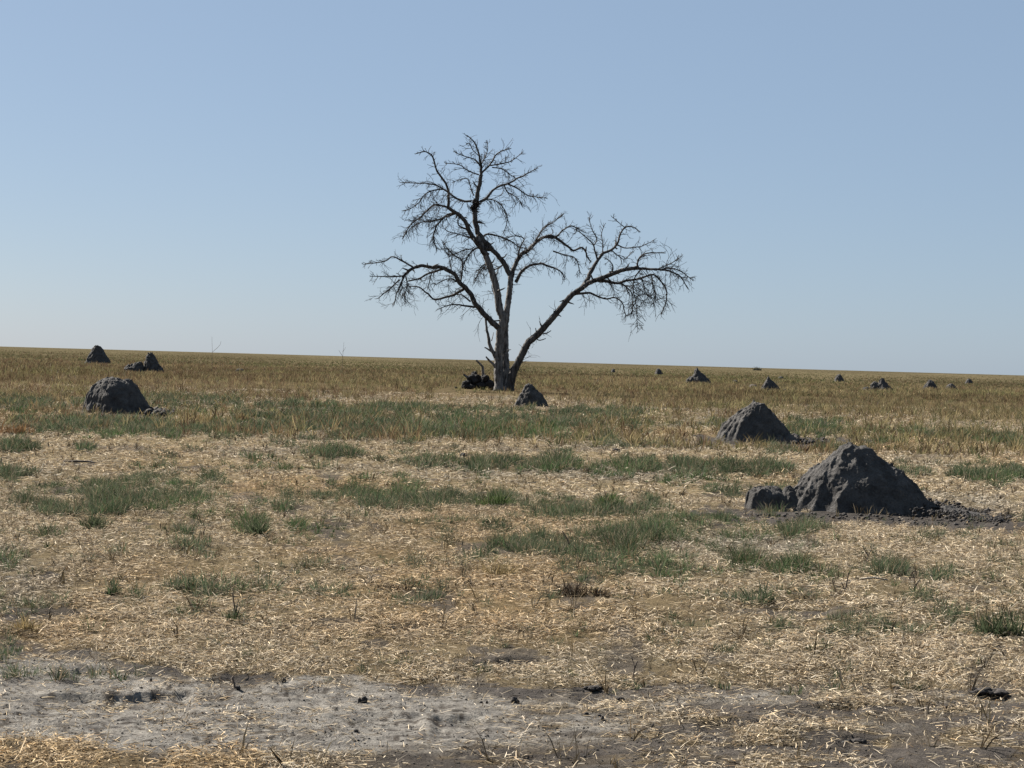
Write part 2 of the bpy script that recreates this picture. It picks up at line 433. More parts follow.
build_mound('termite_mound', 'broad domed termite mound with a cleft top, beside green growth in the left field', 117, 413,
            [(-5, 0, 36, 27, 26, 28, 30, [1, .97, .86, .72, .48, 0], DOME), (9, 2, 34, 22, 24, 26, 28, DOME, [1, .96, .82, .62, .36, 0])],
            322, rib=0.14, nrib=7, rough=0.042, res=2.8,
            ridges=[(-8, -1, 35, -25, -12, 10, 7), (-6, -3, 35, -12, -28, -4, 6), (-3, -3, 35, 1, -27, -4, 5), (10, -2, 34, 15, -26, -4, 7)])
build_mound('termite_mound', 'small conical black termite mound just right of the dead tree foot', 530, 406,
            [(0, 0, 24, 17.5, 18, 13, 16, [1, .88, .70, .50, .28, 0], [1, .86, .66, .46, .26, 0])], 433, rib=0.16, nrib=7, rough=0.07, res=3.0)
build_mound('termite_mound', 'dark bell shaped termite mound breaking the horizon on the far left', 97, 364,
            [(0, 0, 18.5, 12, 15, 10, 12, [1, .97, .8, .5, .2, 0], [1, .97, .78, .5, .26, 0])], 544, rib=.1, nrib=6, rough=.06, res=4)
build_mound('termite_mound', 'broken termite mound with a leaning horn and a low lumpy tail to its left', 150, 373,
            [(1, 0, 20, 8, 15, 9, 10, [1, 1, .95, .8, .5, 0], [1, .86, .6, .4, .2, 0]), (-2, 1, 20.5, 3, 3.5, 4, 4, DOME, DOME), (-13, -1, 11, 8, 9, 8, 8, DOME, DOME), (-20, -1, 7.5, 7, 8, 7, 7, DOME, DOME)],
            655, rib=.14, nrib=6, rough=.09, res=4)
build_mound('termite_mound', 'steep pointed termite mound in the far field with a lower left shoulder', 699, 383.5,
            [(-2, 0, 16, 7, 14, 9, 10, [1, .95, .8, .5, .25, 0], PEAK), (-7, -1, 7.5, 7, 8, 7, 7, DOME, DOME)], 766, rib=.14, nrib=6, rough=.07, res=5)
build_mound('termite_mound', 'sharp tipped termite mound standing beside a small pale clod in the far field', 770, 391.5,
            [(-2, 0, 15.5, 8, 13, 9, 10, [1, .8, .62, .45, .25, 0], [1, .86, .68, .46, .22, 0]), (14, 0, 3, 4, 4, 4, 4, DOME, DOME)], 877, rib=.14, nrib=6, rough=.06, res=5)
build_mound('termite_mound', 'tiny distant termite mound between the sharp tipped and the lumpy sided mounds', 839, 382,
            [(0, 0, 8, 5, 5, 5, 5, DOME, SOFT)], 988, rib=.1, nrib=5, rough=.06, res=7)
build_mound('termite_mound', 'peaked far termite mound with a low lumpy side trailing left', 881, 391,
            [(1, 0, 13, 7, 12, 9, 9, SOFT, PEAK), (-6, 0, 9.5, 5, 7, 6, 6, DOME, DOME), (-13, 0, 3.5, 6, 8, 5, 5, DOME, DOME)], 1099, rib=.14, nrib=6, rough=.08, res=5)
build_mound('termite_mound', 'small even cone of a termite mound with a pale tuft at its left foot', 930, 389.5,
            [(0, 0, 10, 8, 7.5, 7, 7, SOFT, SOFT)], 1200, rib=.1, nrib=6, rough=.06, res=6)
build_mound('termite_mound', 'low flattened termite mound just right of the small even cone', 951, 389.5,
            [(0, 0, 6, 6, 7, 6, 6, DOME, SOFT)], 1311, rib=.1, nrib=6, rough=.07, res=6)
build_mound('termite_mound', 'smallest dark termite hump, last mound before the right edge', 969, 383.5,
            [(0, 0, 5, 4, 4, 4, 4, DOME, SOFT)], 1422, rib=.1, nrib=5, rough=.06, res=7)
build_mound('termite_mound', 'small black termite mound close under the horizon right of the dead tree', 659, 375,
            [(-1, 0, 7, 3.5, 5.5, 4, 4, [1, .95, .85, .65, .4, 0], SOFT)], 1533, rib=.1, nrib=5, rough=.06, res=7)
build_mound('termite_mound', 'speck sized distant termite mound nearest the tree on its right', 613, 372.5,
            [(0, 0, 4, 2.2, 2.4, 3, 3, DOME, DOME)], 1644, rib=.1, nrib=5, rough=.06, res=7)
build_mound('termite_mound', 'faint low termite hump in the grass left of the sharp tipped mound', 735, 383,
            [(0, 0, 3.2, 3, 3, 3, 3, DOME, DOME)], 1755, rib=.1, nrib=5, rough=.06, res=7)
build_mound('termite_mound', 'faint low termite hump under the horizon above the sharp tipped mound', 781, 378.5,
            [(0, 0, 2.2, 3.2, 3.2, 3, 3, DOME, DOME)], 1866, rib=.1, nrib=5, rough=.06, res=7)
build_mound('termite_mound', 'low dark termite hump in the far grass right of the broken mound', 240, 371.5,
            [(0, 0, 3.2, 5, 4.5, 4, 4, DOME, DOME)], 1977, rib=.1, nrib=5, rough=.06, res=7)

# ------------------------------------------------------------------ ground: one sheet out to the horizon
qs = np.concatenate([np.arange(470, 120, -0.8), np.arange(120, 40, -0.6), np.arange(40, 4, -0.4), np.geomspace(4, 0.42, 24)])
dist = CAM_H * F / qs
dist = np.concatenate([[1.0, 2.5, 4.0, 5.2, 6.0], dist[dist > 6.05]])
hw = 0.30
th = np.concatenate([np.linspace(-math.pi, -.6, 26)[:-1], np.linspace(-.6, -hw, 24)[:-1], np.linspace(-hw, hw, 760), np.linspace(hw, .6, 24)[1:], np.linspace(.6, math.pi, 26)[1:-1]])
D, T = np.meshgrid(dist, th, indexing='ij')
GX = D * np.sin(T); GY = D * np.cos(T)
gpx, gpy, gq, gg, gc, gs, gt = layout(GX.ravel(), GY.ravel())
gh = height(GX.ravel(), GY.ravel())
fade = sst(0.5, 1, 1) * 1.0


def lerp(a, b, t):
    return a + (b - a) * t[:, None]


A = np.array
qk = np.array([0, 5, 14, 24, 36, 50, 66, 90, 160, 420])
ck = np.array([[.105, .088, .054], [.095, .079, .047], [.085, .068, .040], [.088, .069, .040], [.105, .082, .050], [.13, .102, .064], [.20, .158, .095], [.19, .15, .092], [.15, .12, .075], [.115, .09, .058]])
base = np.stack([np.interp(gq, qk, ck[:, i]) for i in range(3)], -1)
vx, vy = GX.ravel(), GY.ravel()
mot = fbm(vx / 1.7, vy / 2.6, 81, 4)
base = base * (1 + .22 * mot)[:, None]
orange = sst(.0, .6, fbm(vx / 2.4, vy / 4, 91, 3)) * (gq > 55)
base = lerp(base, base * A([1.05, .92, .78]), orange * .5)
grey = sst(.05, .6, fbm(vx / 1.9 + 50, vy / 3.5, 95, 3)) * (gq > 70)
base = lerp(base, A([.155, .132, .098]), grey * .5)
# far bands of herbs differ from place to place
fb = fbm(gpx / 120, gq / 2.2, 97, 3) * (gq < 50)
base = base * (1 + .30 * fb)[:, None]
base = lerp(base, A([.055, .058, .038]), gg * .8)
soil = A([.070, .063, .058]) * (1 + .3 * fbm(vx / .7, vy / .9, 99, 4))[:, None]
pale = A([.22, .206, .187]) * (1 + .16 * fbm(vx / .8, vy / 1.1, 101, 4))[:, None]
streak = sst(.0, .5, fbm(gpx / 34, gpy / 2.6, 103, 4)) + .5 * sst(.1, .4, fbm(gpx / 6, gpy / 1.6, 104, 3)); streak = np.clip(streak, 0, 1)
pale = lerp(pale, A([.10, .091, .083]), streak * .75)
pale = lerp(pale, A([.055, .048, .042]), .85 * sst(.22, .6, n2(gpx / 6.5, gpy / 1.5, 105) + .35 * n2(gpx / 14, gpy / 2.2, 107)) * sst(-.45, .25, fbm(gpx / 40, gpy / 6, 106, 2)))
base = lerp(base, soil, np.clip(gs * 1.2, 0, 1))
base = lerp(base, pale, np.clip(gt, 0, 1))
nr, nc = D.shape
idx = np.arange(nr * nc).reshape(nr, nc)
nxt = np.roll(idx, -1, axis=1)
Fq = np.stack([idx[:-1], nxt[:-1], nxt[1:], idx[1:]], -1).reshape(-1, 4)[:, ::-1]
V = np.stack([vx, vy, gh], -1)
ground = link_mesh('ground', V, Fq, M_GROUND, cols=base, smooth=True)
# close the small hole under the camera with the same sheet's flat fan
import bmesh
bm = bmesh.new(); bm.from_mesh(ground.data); bm.verts.ensure_lookup_table()
try:
    bm.faces.new([bm.verts[i] for i in range(nc)])
except ValueError:
    pass
bmesh.ops.recalc_face_normals(bm, faces=bm.faces[:])
bm.to_mesh(ground.data); bm.free()
if ground.data.polygons[10].normal.z < 0:
    ground.data.flip_normals()
tag(ground, kind='structure')

# ------------------------------------------------------------------ blades
def strips(base, d1, d2, wid, w1=1.0, w2=0.15):
    """bent strips: three cross sections each; base (n,3), d1/d2 (n,3) the two segments, wid (n,3) half width vector"""
    n = len(base)
    p0 = base; p1 = base + d1; p2 = p1 + d2
    V = np.empty((n, 6, 3), np.float32)
    V[:, 0] = p0 - wid; V[:, 1] = p0 + wid
    V[:, 2] = p1 - wid * w1; V[:, 3] = p1 + wid * w1
    V[:, 4] = p2 - wid * w2; V[:, 5] = p2 + wid * w2
    i = (np.arange(n) * 6)[:, None]
    Fc = np.concatenate([i + A([[0, 1, 3, 2]]), i + A([[2, 3, 5, 4]])], 1).reshape(-1, 4)
    return V.reshape(-1, 3), Fc


def sph(az, el, L):
    return np.stack([np.cos(az) * np.cos(el) * L, np.sin(az) * np.cos(el) * L, np.sin(el) * L], -1)


def half_width(az, w, roll):
    return np.stack([-np.sin(az) * np.cos(roll), np.cos(az) * np.cos(roll), np.sin(roll)], -1) * w[:, None]


def ring_points(n, d0, d1, ang=0.33, pad=2.0):
    d = np.sqrt(rng.uniform(d0 ** 2, d1 ** 2, n)); a = rng.uniform(-ang, ang, n)
    x = d * np.sin(a) + np.sign(a) * 0; y = d * np.cos(a)
    x = x + rng.uniform(-pad, pad, n) * (np.abs(a) > ang * .8)
    return x, y

# straw litter
def straw(n, d0, d1, Lr, wr, lift, sid):
    x, y = ring_points(n, d0, d1)
    px, py, q, g, c, s, t = layout(x, y)
    clump = .70 + 1.0 * fbm(x / .35, y / .6, 121, 3) + .45 * fbm(x / 1.5, y / 2.6, 122, 3)
    keep = rng.uniform(0, 1, n) < np.clip(c * clump, 0.02 * (t > .3), 1) * (1 - .45 * g)
    x, y, c, g, px, py = x[keep], y[keep], c[keep], g[keep], px[keep], py[keep]
    n = len(x)
    L = rng.uniform(*Lr, n) * rng.uniform(.5, 1.25, n); w = rng.uniform(*wr, n) * .5
    flow = 3.0 * fbm(x / .5, y / .7, 131, 2)
    az = np.where(rng.uniform(0, 1, n) < .28, flow + rng.normal(0, .7, n), rng.uniform(0, 6.283, n))
    el = rng.normal(0.02, .22, n)
    up = rng.uniform(0, 1, n) < .022
    el = np.where(up, rng.uniform(.4, 1.3, n), el)
    z = height(x, y) + rng.uniform(0.0, 1.0, n) ** 1.7 * lift * (.35 + .65 * c)
    z = np.where(up, height(x, y), z + np.abs(np.sin(el)) * L * .3)
    d_1 = sph(az, el, L * .5); d_2 = sph(az + rng.normal(0, .16, n), el - rng.uniform(-.05, .2, n), L * .5)
    wv = half_width(az, w, rng.normal(0, .5, n))
    V, Fc = strips(np.stack([x, y, z], -1), d_1, d_2, wv, 1.0, .5)
    ci = rng.choice(len(GOLD), n, p=GOLD_P)
    col = GOLD[ci] * (A([.20, .30, .46, .56])[sid] + A([1.62, 1.42, 1.12, .9])[sid] * rng.uniform(0, 1, n) ** 1.15)[:, None]
    og = .5 * sst(.0, .7, fbm(x / 2.4, y / 4, 91, 3)); col = lerp(col, col * A([1.05, .90, .72]), og)
    gy = sst(.05, .6, fbm(x / 1.9 + 50, y / 3.5, 95, 3)); col = lerp(col, col.mean(1)[:, None] * A([1.12, 1.0, .82]) * .9, gy * .7)
    lowleft = (py > 735) * (px < 260); col = lerp(col, col * A([1.0, .86, .66]), lowleft * .6)
    return V, Fc, np.repeat(col, 6, 0)


parts = [straw(380000, 6.2, 12, (.014, .066), (.0018, .0040), .04, 0),
         straw(560000, 11.5, 24, (.02, .085), (.0026, .0055), .045, 1),
         straw(300000, 23, 48, (.05, .13), (.006, .011), .045, 2), straw(140000, 46, 88, (.08, .2), (.010, .020), .05, 3)]


def merge(parts):
    Vs, Fs, Cs = [], [], []; o = 0
    for V, Fc, C in parts:
        Vs.append(V); Fs.append(Fc + o); Cs.append(C); o += len(V)
    return np.concatenate(Vs), np.concatenate(Fs), np.concatenate(Cs)


V, Fc, Cc = merge(parts)
tag(link_mesh('straw_litter', V, Fc, M_STRAW, cols=Cc), kind='stuff')


# tufts: n blades fanned out of each base point
def tufts(x, y, nb, h, spread, w, cols, dead=0.0, dr=.04, z0=None):
    n = len(x)
    rep = lambda v: np.repeat(v, nb)
    X, Y = rep(x), rep(y); N = n * nb
    Hh = rep(h) * rng.uniform(.45, 1.1, N)
    az = rng.uniform(0, 6.283, N)
    lean = np.abs(rng.normal(0, spread, N))
    el = np.clip(1.5 - lean, .12, 1.55)
    rr = rng.uniform(0, 1, N) * dr * rep(h) / .2
    bx = X + np.cos(az) * rr; by = Y + np.sin(az) * rr
    z = height(bx, by)
    d_1 = sph(az, el, Hh * .55); d_2 = sph(az + rng.normal(0, .4, N), el - rng.uniform(.0, .7, N), Hh * .5)
    ww = rep(w) * rng.uniform(.6, 1.25, N) * .5
    wa = az + rng.normal(0, 1.2, N)
    V, Fc = strips(np.stack([bx, by, z], -1), d_1, d_2, half_width(wa, ww, rng.normal(0, .3, N)), 1.0, .12)
    col = rep2(cols, nb) * rng.uniform(.62, 1.3, N)[:, None]
    dd = rng.uniform(0, 1, N) < dead
    col[dd] = GOLD[rng.integers(0, 5, dd.sum())] * .55
    return V, Fc, np.repeat(col, 6, 0)


def rep2(c, nb):
    return np.repeat(c, nb, 0)


GREENS = A([[.120, .142, .084], [.15, .168, .104], [.092, .115, .070], [.18, .18, .118], [.112, .146, .070]])


def scatter_green(n, d0, d1, hr, nb, w):
    x, y = ring_points(n, d0, d1)
    px, py, q, g, c, s, t = layout(x, y)
    tuf = sst(-.28, .22, fbm(x / (.16 + .006 * y), y / (.30 + .012 * y), 145, 2))
    k = rng.uniform(0, 1, n) < 2.5 * g * np.where(y > 41, .40 + .6 * tuf, .12 + .88 * tuf)
    x, y, g = x[k], y[k], g[k]; n = len(x)
    h = rng.uniform(*hr, n) * (.35 + .35 * np.minimum(g, 1) + .35 * tuf[k]) * (1 + .35 * fbm(x / .9, y / 1.3, 141, 2))
    col = GREENS[rng.integers(0, 5, n)]
    col = col * A([.68, .76, .72]) * (1 + .35 * fbm(x / .5, y / .8, 146, 2))[:, None]; br = .6 * sst(.1, .6, fbm(x / 2.0, y / 3, 151, 2)); col = lerp(col, col * A([.92, 1.15, .8]), br)
    return tufts(x, y, nb, h, .70, rng.uniform(*w, n), col, dead=.22, dr=.09)


gp = [scatter_green(13000, 7, 14, (.04, .13), 22, (.002, .0045)),
      scatter_green(42000, 13, 26, (.05, .20), 20, (.003, .006)),
      scatter_green(50000, 25, 42, (.07, .26), 17, (.005, .011)),
      scatter_green(60000, 41, 80, (.10, .32), 14, (.009, .020))]
V, Fc, Cc = merge(gp)
tag(link_mesh('green_ground_cover', V, Fc, M_GREEN, cols=Cc), kind='stuff')

# dry standing grass and herbs towards the horizon
HERB = A([[.185, .142, .074], [.245, .195, .105], [.138, .095, .056], [.10, .066, .042], [.115, .105, .05], [.165, .142, .075], [.080, .082, .042]]) * 1.12


def herbs(n, q0, q1, hr, nb, w, spread=.3):
    px = rng.uniform(-190, 1214, n); q = rng.uniform(q0, q1, n)
    p = ground_at(px, hor(px) + q)
    x, y = p[:, 0] + rng.normal(0, .02, n) * y_scale(p), p[:, 1]
    px, py, q, g, c, s, t = layout(x, y)
    lim = np.interp(px, [-190, 0, 60, 180, 330, 450, 620, 700, 1024], [54, 54, 52, 50, 44, 30, 44, 45, 46]) + 5 * fbm(px / 30, q / 9, 161, 3)
    red = np.interp(px, [0, 300, 450, 1024], [.95, .85, .5, .42]) + .5 * fbm(px / 80, q / 7, 171, 3)
    k = ((q < lim) | ((q < 88) & (rng.uniform(0, 1, n) < .20))) & (rng.uniform(0, 1, n) > g * .6) & (c > .2) & (rng.uniform(0, 1, n) < .55 + .9 * sst(-.5, .4, fbm(px / 55, q / 5, 181, 3)))
    # a bare apron under the dead tree
    k &= ~((np.abs(px - 505) < 70) & (q > 31) & (rng.uniform(0, 1, n) < .45))
    x, y, px, q, red = x[k], y[k], px[k], q[k], red[k]; n = len(x)
    if n == 0: return None
    ci = np.where(rng.uniform(0, 1, n) < np.clip(red, 0, .9), rng.choice([2, 3, 2, 0, 5], n), rng.choice([0, 1, 4, 5, 6, 1], n))
    far = sst(16, 10, q)
    ci = np.where(rng.uniform(0, 1, n) < far, rng.choice([4, 5, 6, 2], n), ci)
    col = HERB[ci] * (1.04 + .42 * fbm(px / 160, q / 2.6, 193, 3))[:, None]
    col = lerp(col, col * A([.95, 1.04, .94]), sst(.1, .5, fbm(px / 90, q / 3.2, 194, 2)))
    h = rng.uniform(*hr, n) * (1 + .4 * fbm(x / 6, y / 14, 191, 2))
    return tufts(x, y, nb, h, spread, rng.uniform(*w, n), col, dead=.05, dr=.08)


def y_scale(p):
    return p[:, 1] / 60


hp = [herbs(30000, 27, 84, (.12, .40), 10, (.010, .024), .5), herbs(24000, 14, 28, (.16, .44), 9, (.018, .04), .42),
      herbs(20000, 6, 15, (.14, .36), 8, (.03, .07), .5), herbs(16000, 1.6, 6.5, (.10, .26), 7, (.05, .14), .6), herbs(7000, .6, 1.7, (.15, .4), 6, (.15, .4), .7)]
V, Fc, Cc = merge([h for h in hp if h is not None])
tag(link_mesh('dry_standing_grass', V, Fc, M_DRYGRASS, cols=Cc), kind='stuff')

# sparse upright dead stalks through the litter
n = 5200
x, y = ring_points(n, 7, 40)
px, py, q, g, c, s, t = layout(x, y)
k = (rng.uniform(0, 1, n) < .25 + .5 * sst(0, .5, fbm(x / 1.4, y / 2, 201, 2))) & (t < .3)
x, y = x[k], y[k]; n = len(x)
cc = .62 * A([[.30, .23, .13], [.20, .15, .09], [.36, .29, .18], [.10, .08, .055]])[rng.integers(0, 4, n)]
V, Fc, Cc = tufts(x, y, 6, rng.uniform(.05, .16, n), .45, rng.uniform(.003, .007, n) * (1 + np.hypot(x, y) / 30), cc, dead=.3)
tag(link_mesh('dead_stubble', V, Fc, M_STRAW, cols=Cc), kind='stuff')

# ------------------------------------------------------------------ tubes
class Tubes:
    def __init__(s): s.V = []; s.F = []; s.n = 0

    def add(s, P, r, k=6, rough=0.0, cap=True):
        P = np.asarray(P, float); r = np.asarray(r, float); m = len(P)
        tg = np.gradient(P, axis=0); tg /= np.linalg.norm(tg, axis=1)[:, None] + 1e-9
        a = np.array([0, 1.0, 0]) if abs(tg[0, 1]) < .9 else np.array([1.0, 0, 0])
        u = np.cross(tg, a); u /= np.linalg.norm(u, axis=1)[:, None] + 1e-9
        v = np.cross(tg, u)
        an = np.arange(k) * 2 * math.pi / k
        rr = r[:, None] * np.ones((1, k))
        if rough: rr = rr * (1 + rough * rng.normal(0, 1, (m, k)))
        ring = P[:, None] + rr[..., None] * (np.cos(an)[None, :, None] * u[:, None] + np.sin(an)[None, :, None] * v[:, None])
        s.V.append(ring.reshape(-1, 3))
        i = np.arange(m * k).reshape(m, k) + s.n; j = np.roll(i, -1, axis=1)
        s.F.append(np.stack([i[:-1], j[:-1], j[1:], i[1:]], -1).reshape(-1, 4))
        s.n += m * k
        if cap:
            s.V.append(P[[0, -1]]); c0, c1 = s.n, s.n + 1; s.n += 2
            q0 = np.stack([i[0], np.full(k, c0), np.full(k, c0), j[0]], -1)
            fan = []
            for e in range(0, k, 2):   # quads fan
                a_, b_, c_ = e, (e + 1) % k, (e + 2) % k
                fan.append([i[0][a_], c0, i[0][c_], i[0][b_]]); fan.append([i[-1][a_], i[-1][b_], i[-1][c_], c1])
            if k % 2 == 0: s.F.append(np.array(fan))

    def build(s, name, mat, parent=None, off=(0, 0, 0)):
        return link_mesh(name, np.concatenate(s.V) - np.asarray(off), np.concatenate(s.F), mat, smooth=True, parent=parent)


def smooth_line(P, step):
    """Catmull-Rom through the points"""
    P = np.asarray(P, float)
    Q = np.vstack([2 * P[0] - P[1], P, 2 * P[-1] - P[-2]])
    out = []
    for i in range(1, len(Q) - 2):
        L = np.linalg.norm(Q[i + 1][:2] - Q[i][:2]); m = max(2, int(L / step))
        t = np.linspace(0, 1, m, endpoint=False)[:, None]
        a, b, c, d = Q[i - 1], Q[i], Q[i + 1], Q[i + 2]
        out.append(.5 * (2 * b + (c - a) * t + (2 * a - 5 * b + 4 * c - d) * t ** 2 + (3 * b - a - 3 * c + d) * t ** 3))
    out.append(P[-1:])
    return np.vstack(out)

# ------------------------------------------------------------------ the dead tree
ZA = lambda L: [(360 + a / 2.744, 120 + b / 2.744) for a, b in L]        # traced on enlarged crops
ZB = lambda L: [(400 + a / 5.486, 130 + b / 5.486) for a, b in L]
ZC = lambda L: [(360 + a / 4.8, 240 + b / 4.8) for a, b in L]
ZD = lambda L: [(540 + a / 5.906, 210 + b / 5.906) for a, b in L]
ZE = lambda L: [(450 + a / 6.98, 310 + b / 6.98) for a, b in L]
tp = ground_at(503.0, 391.0); TY = tp[1]; PXM = TY / F
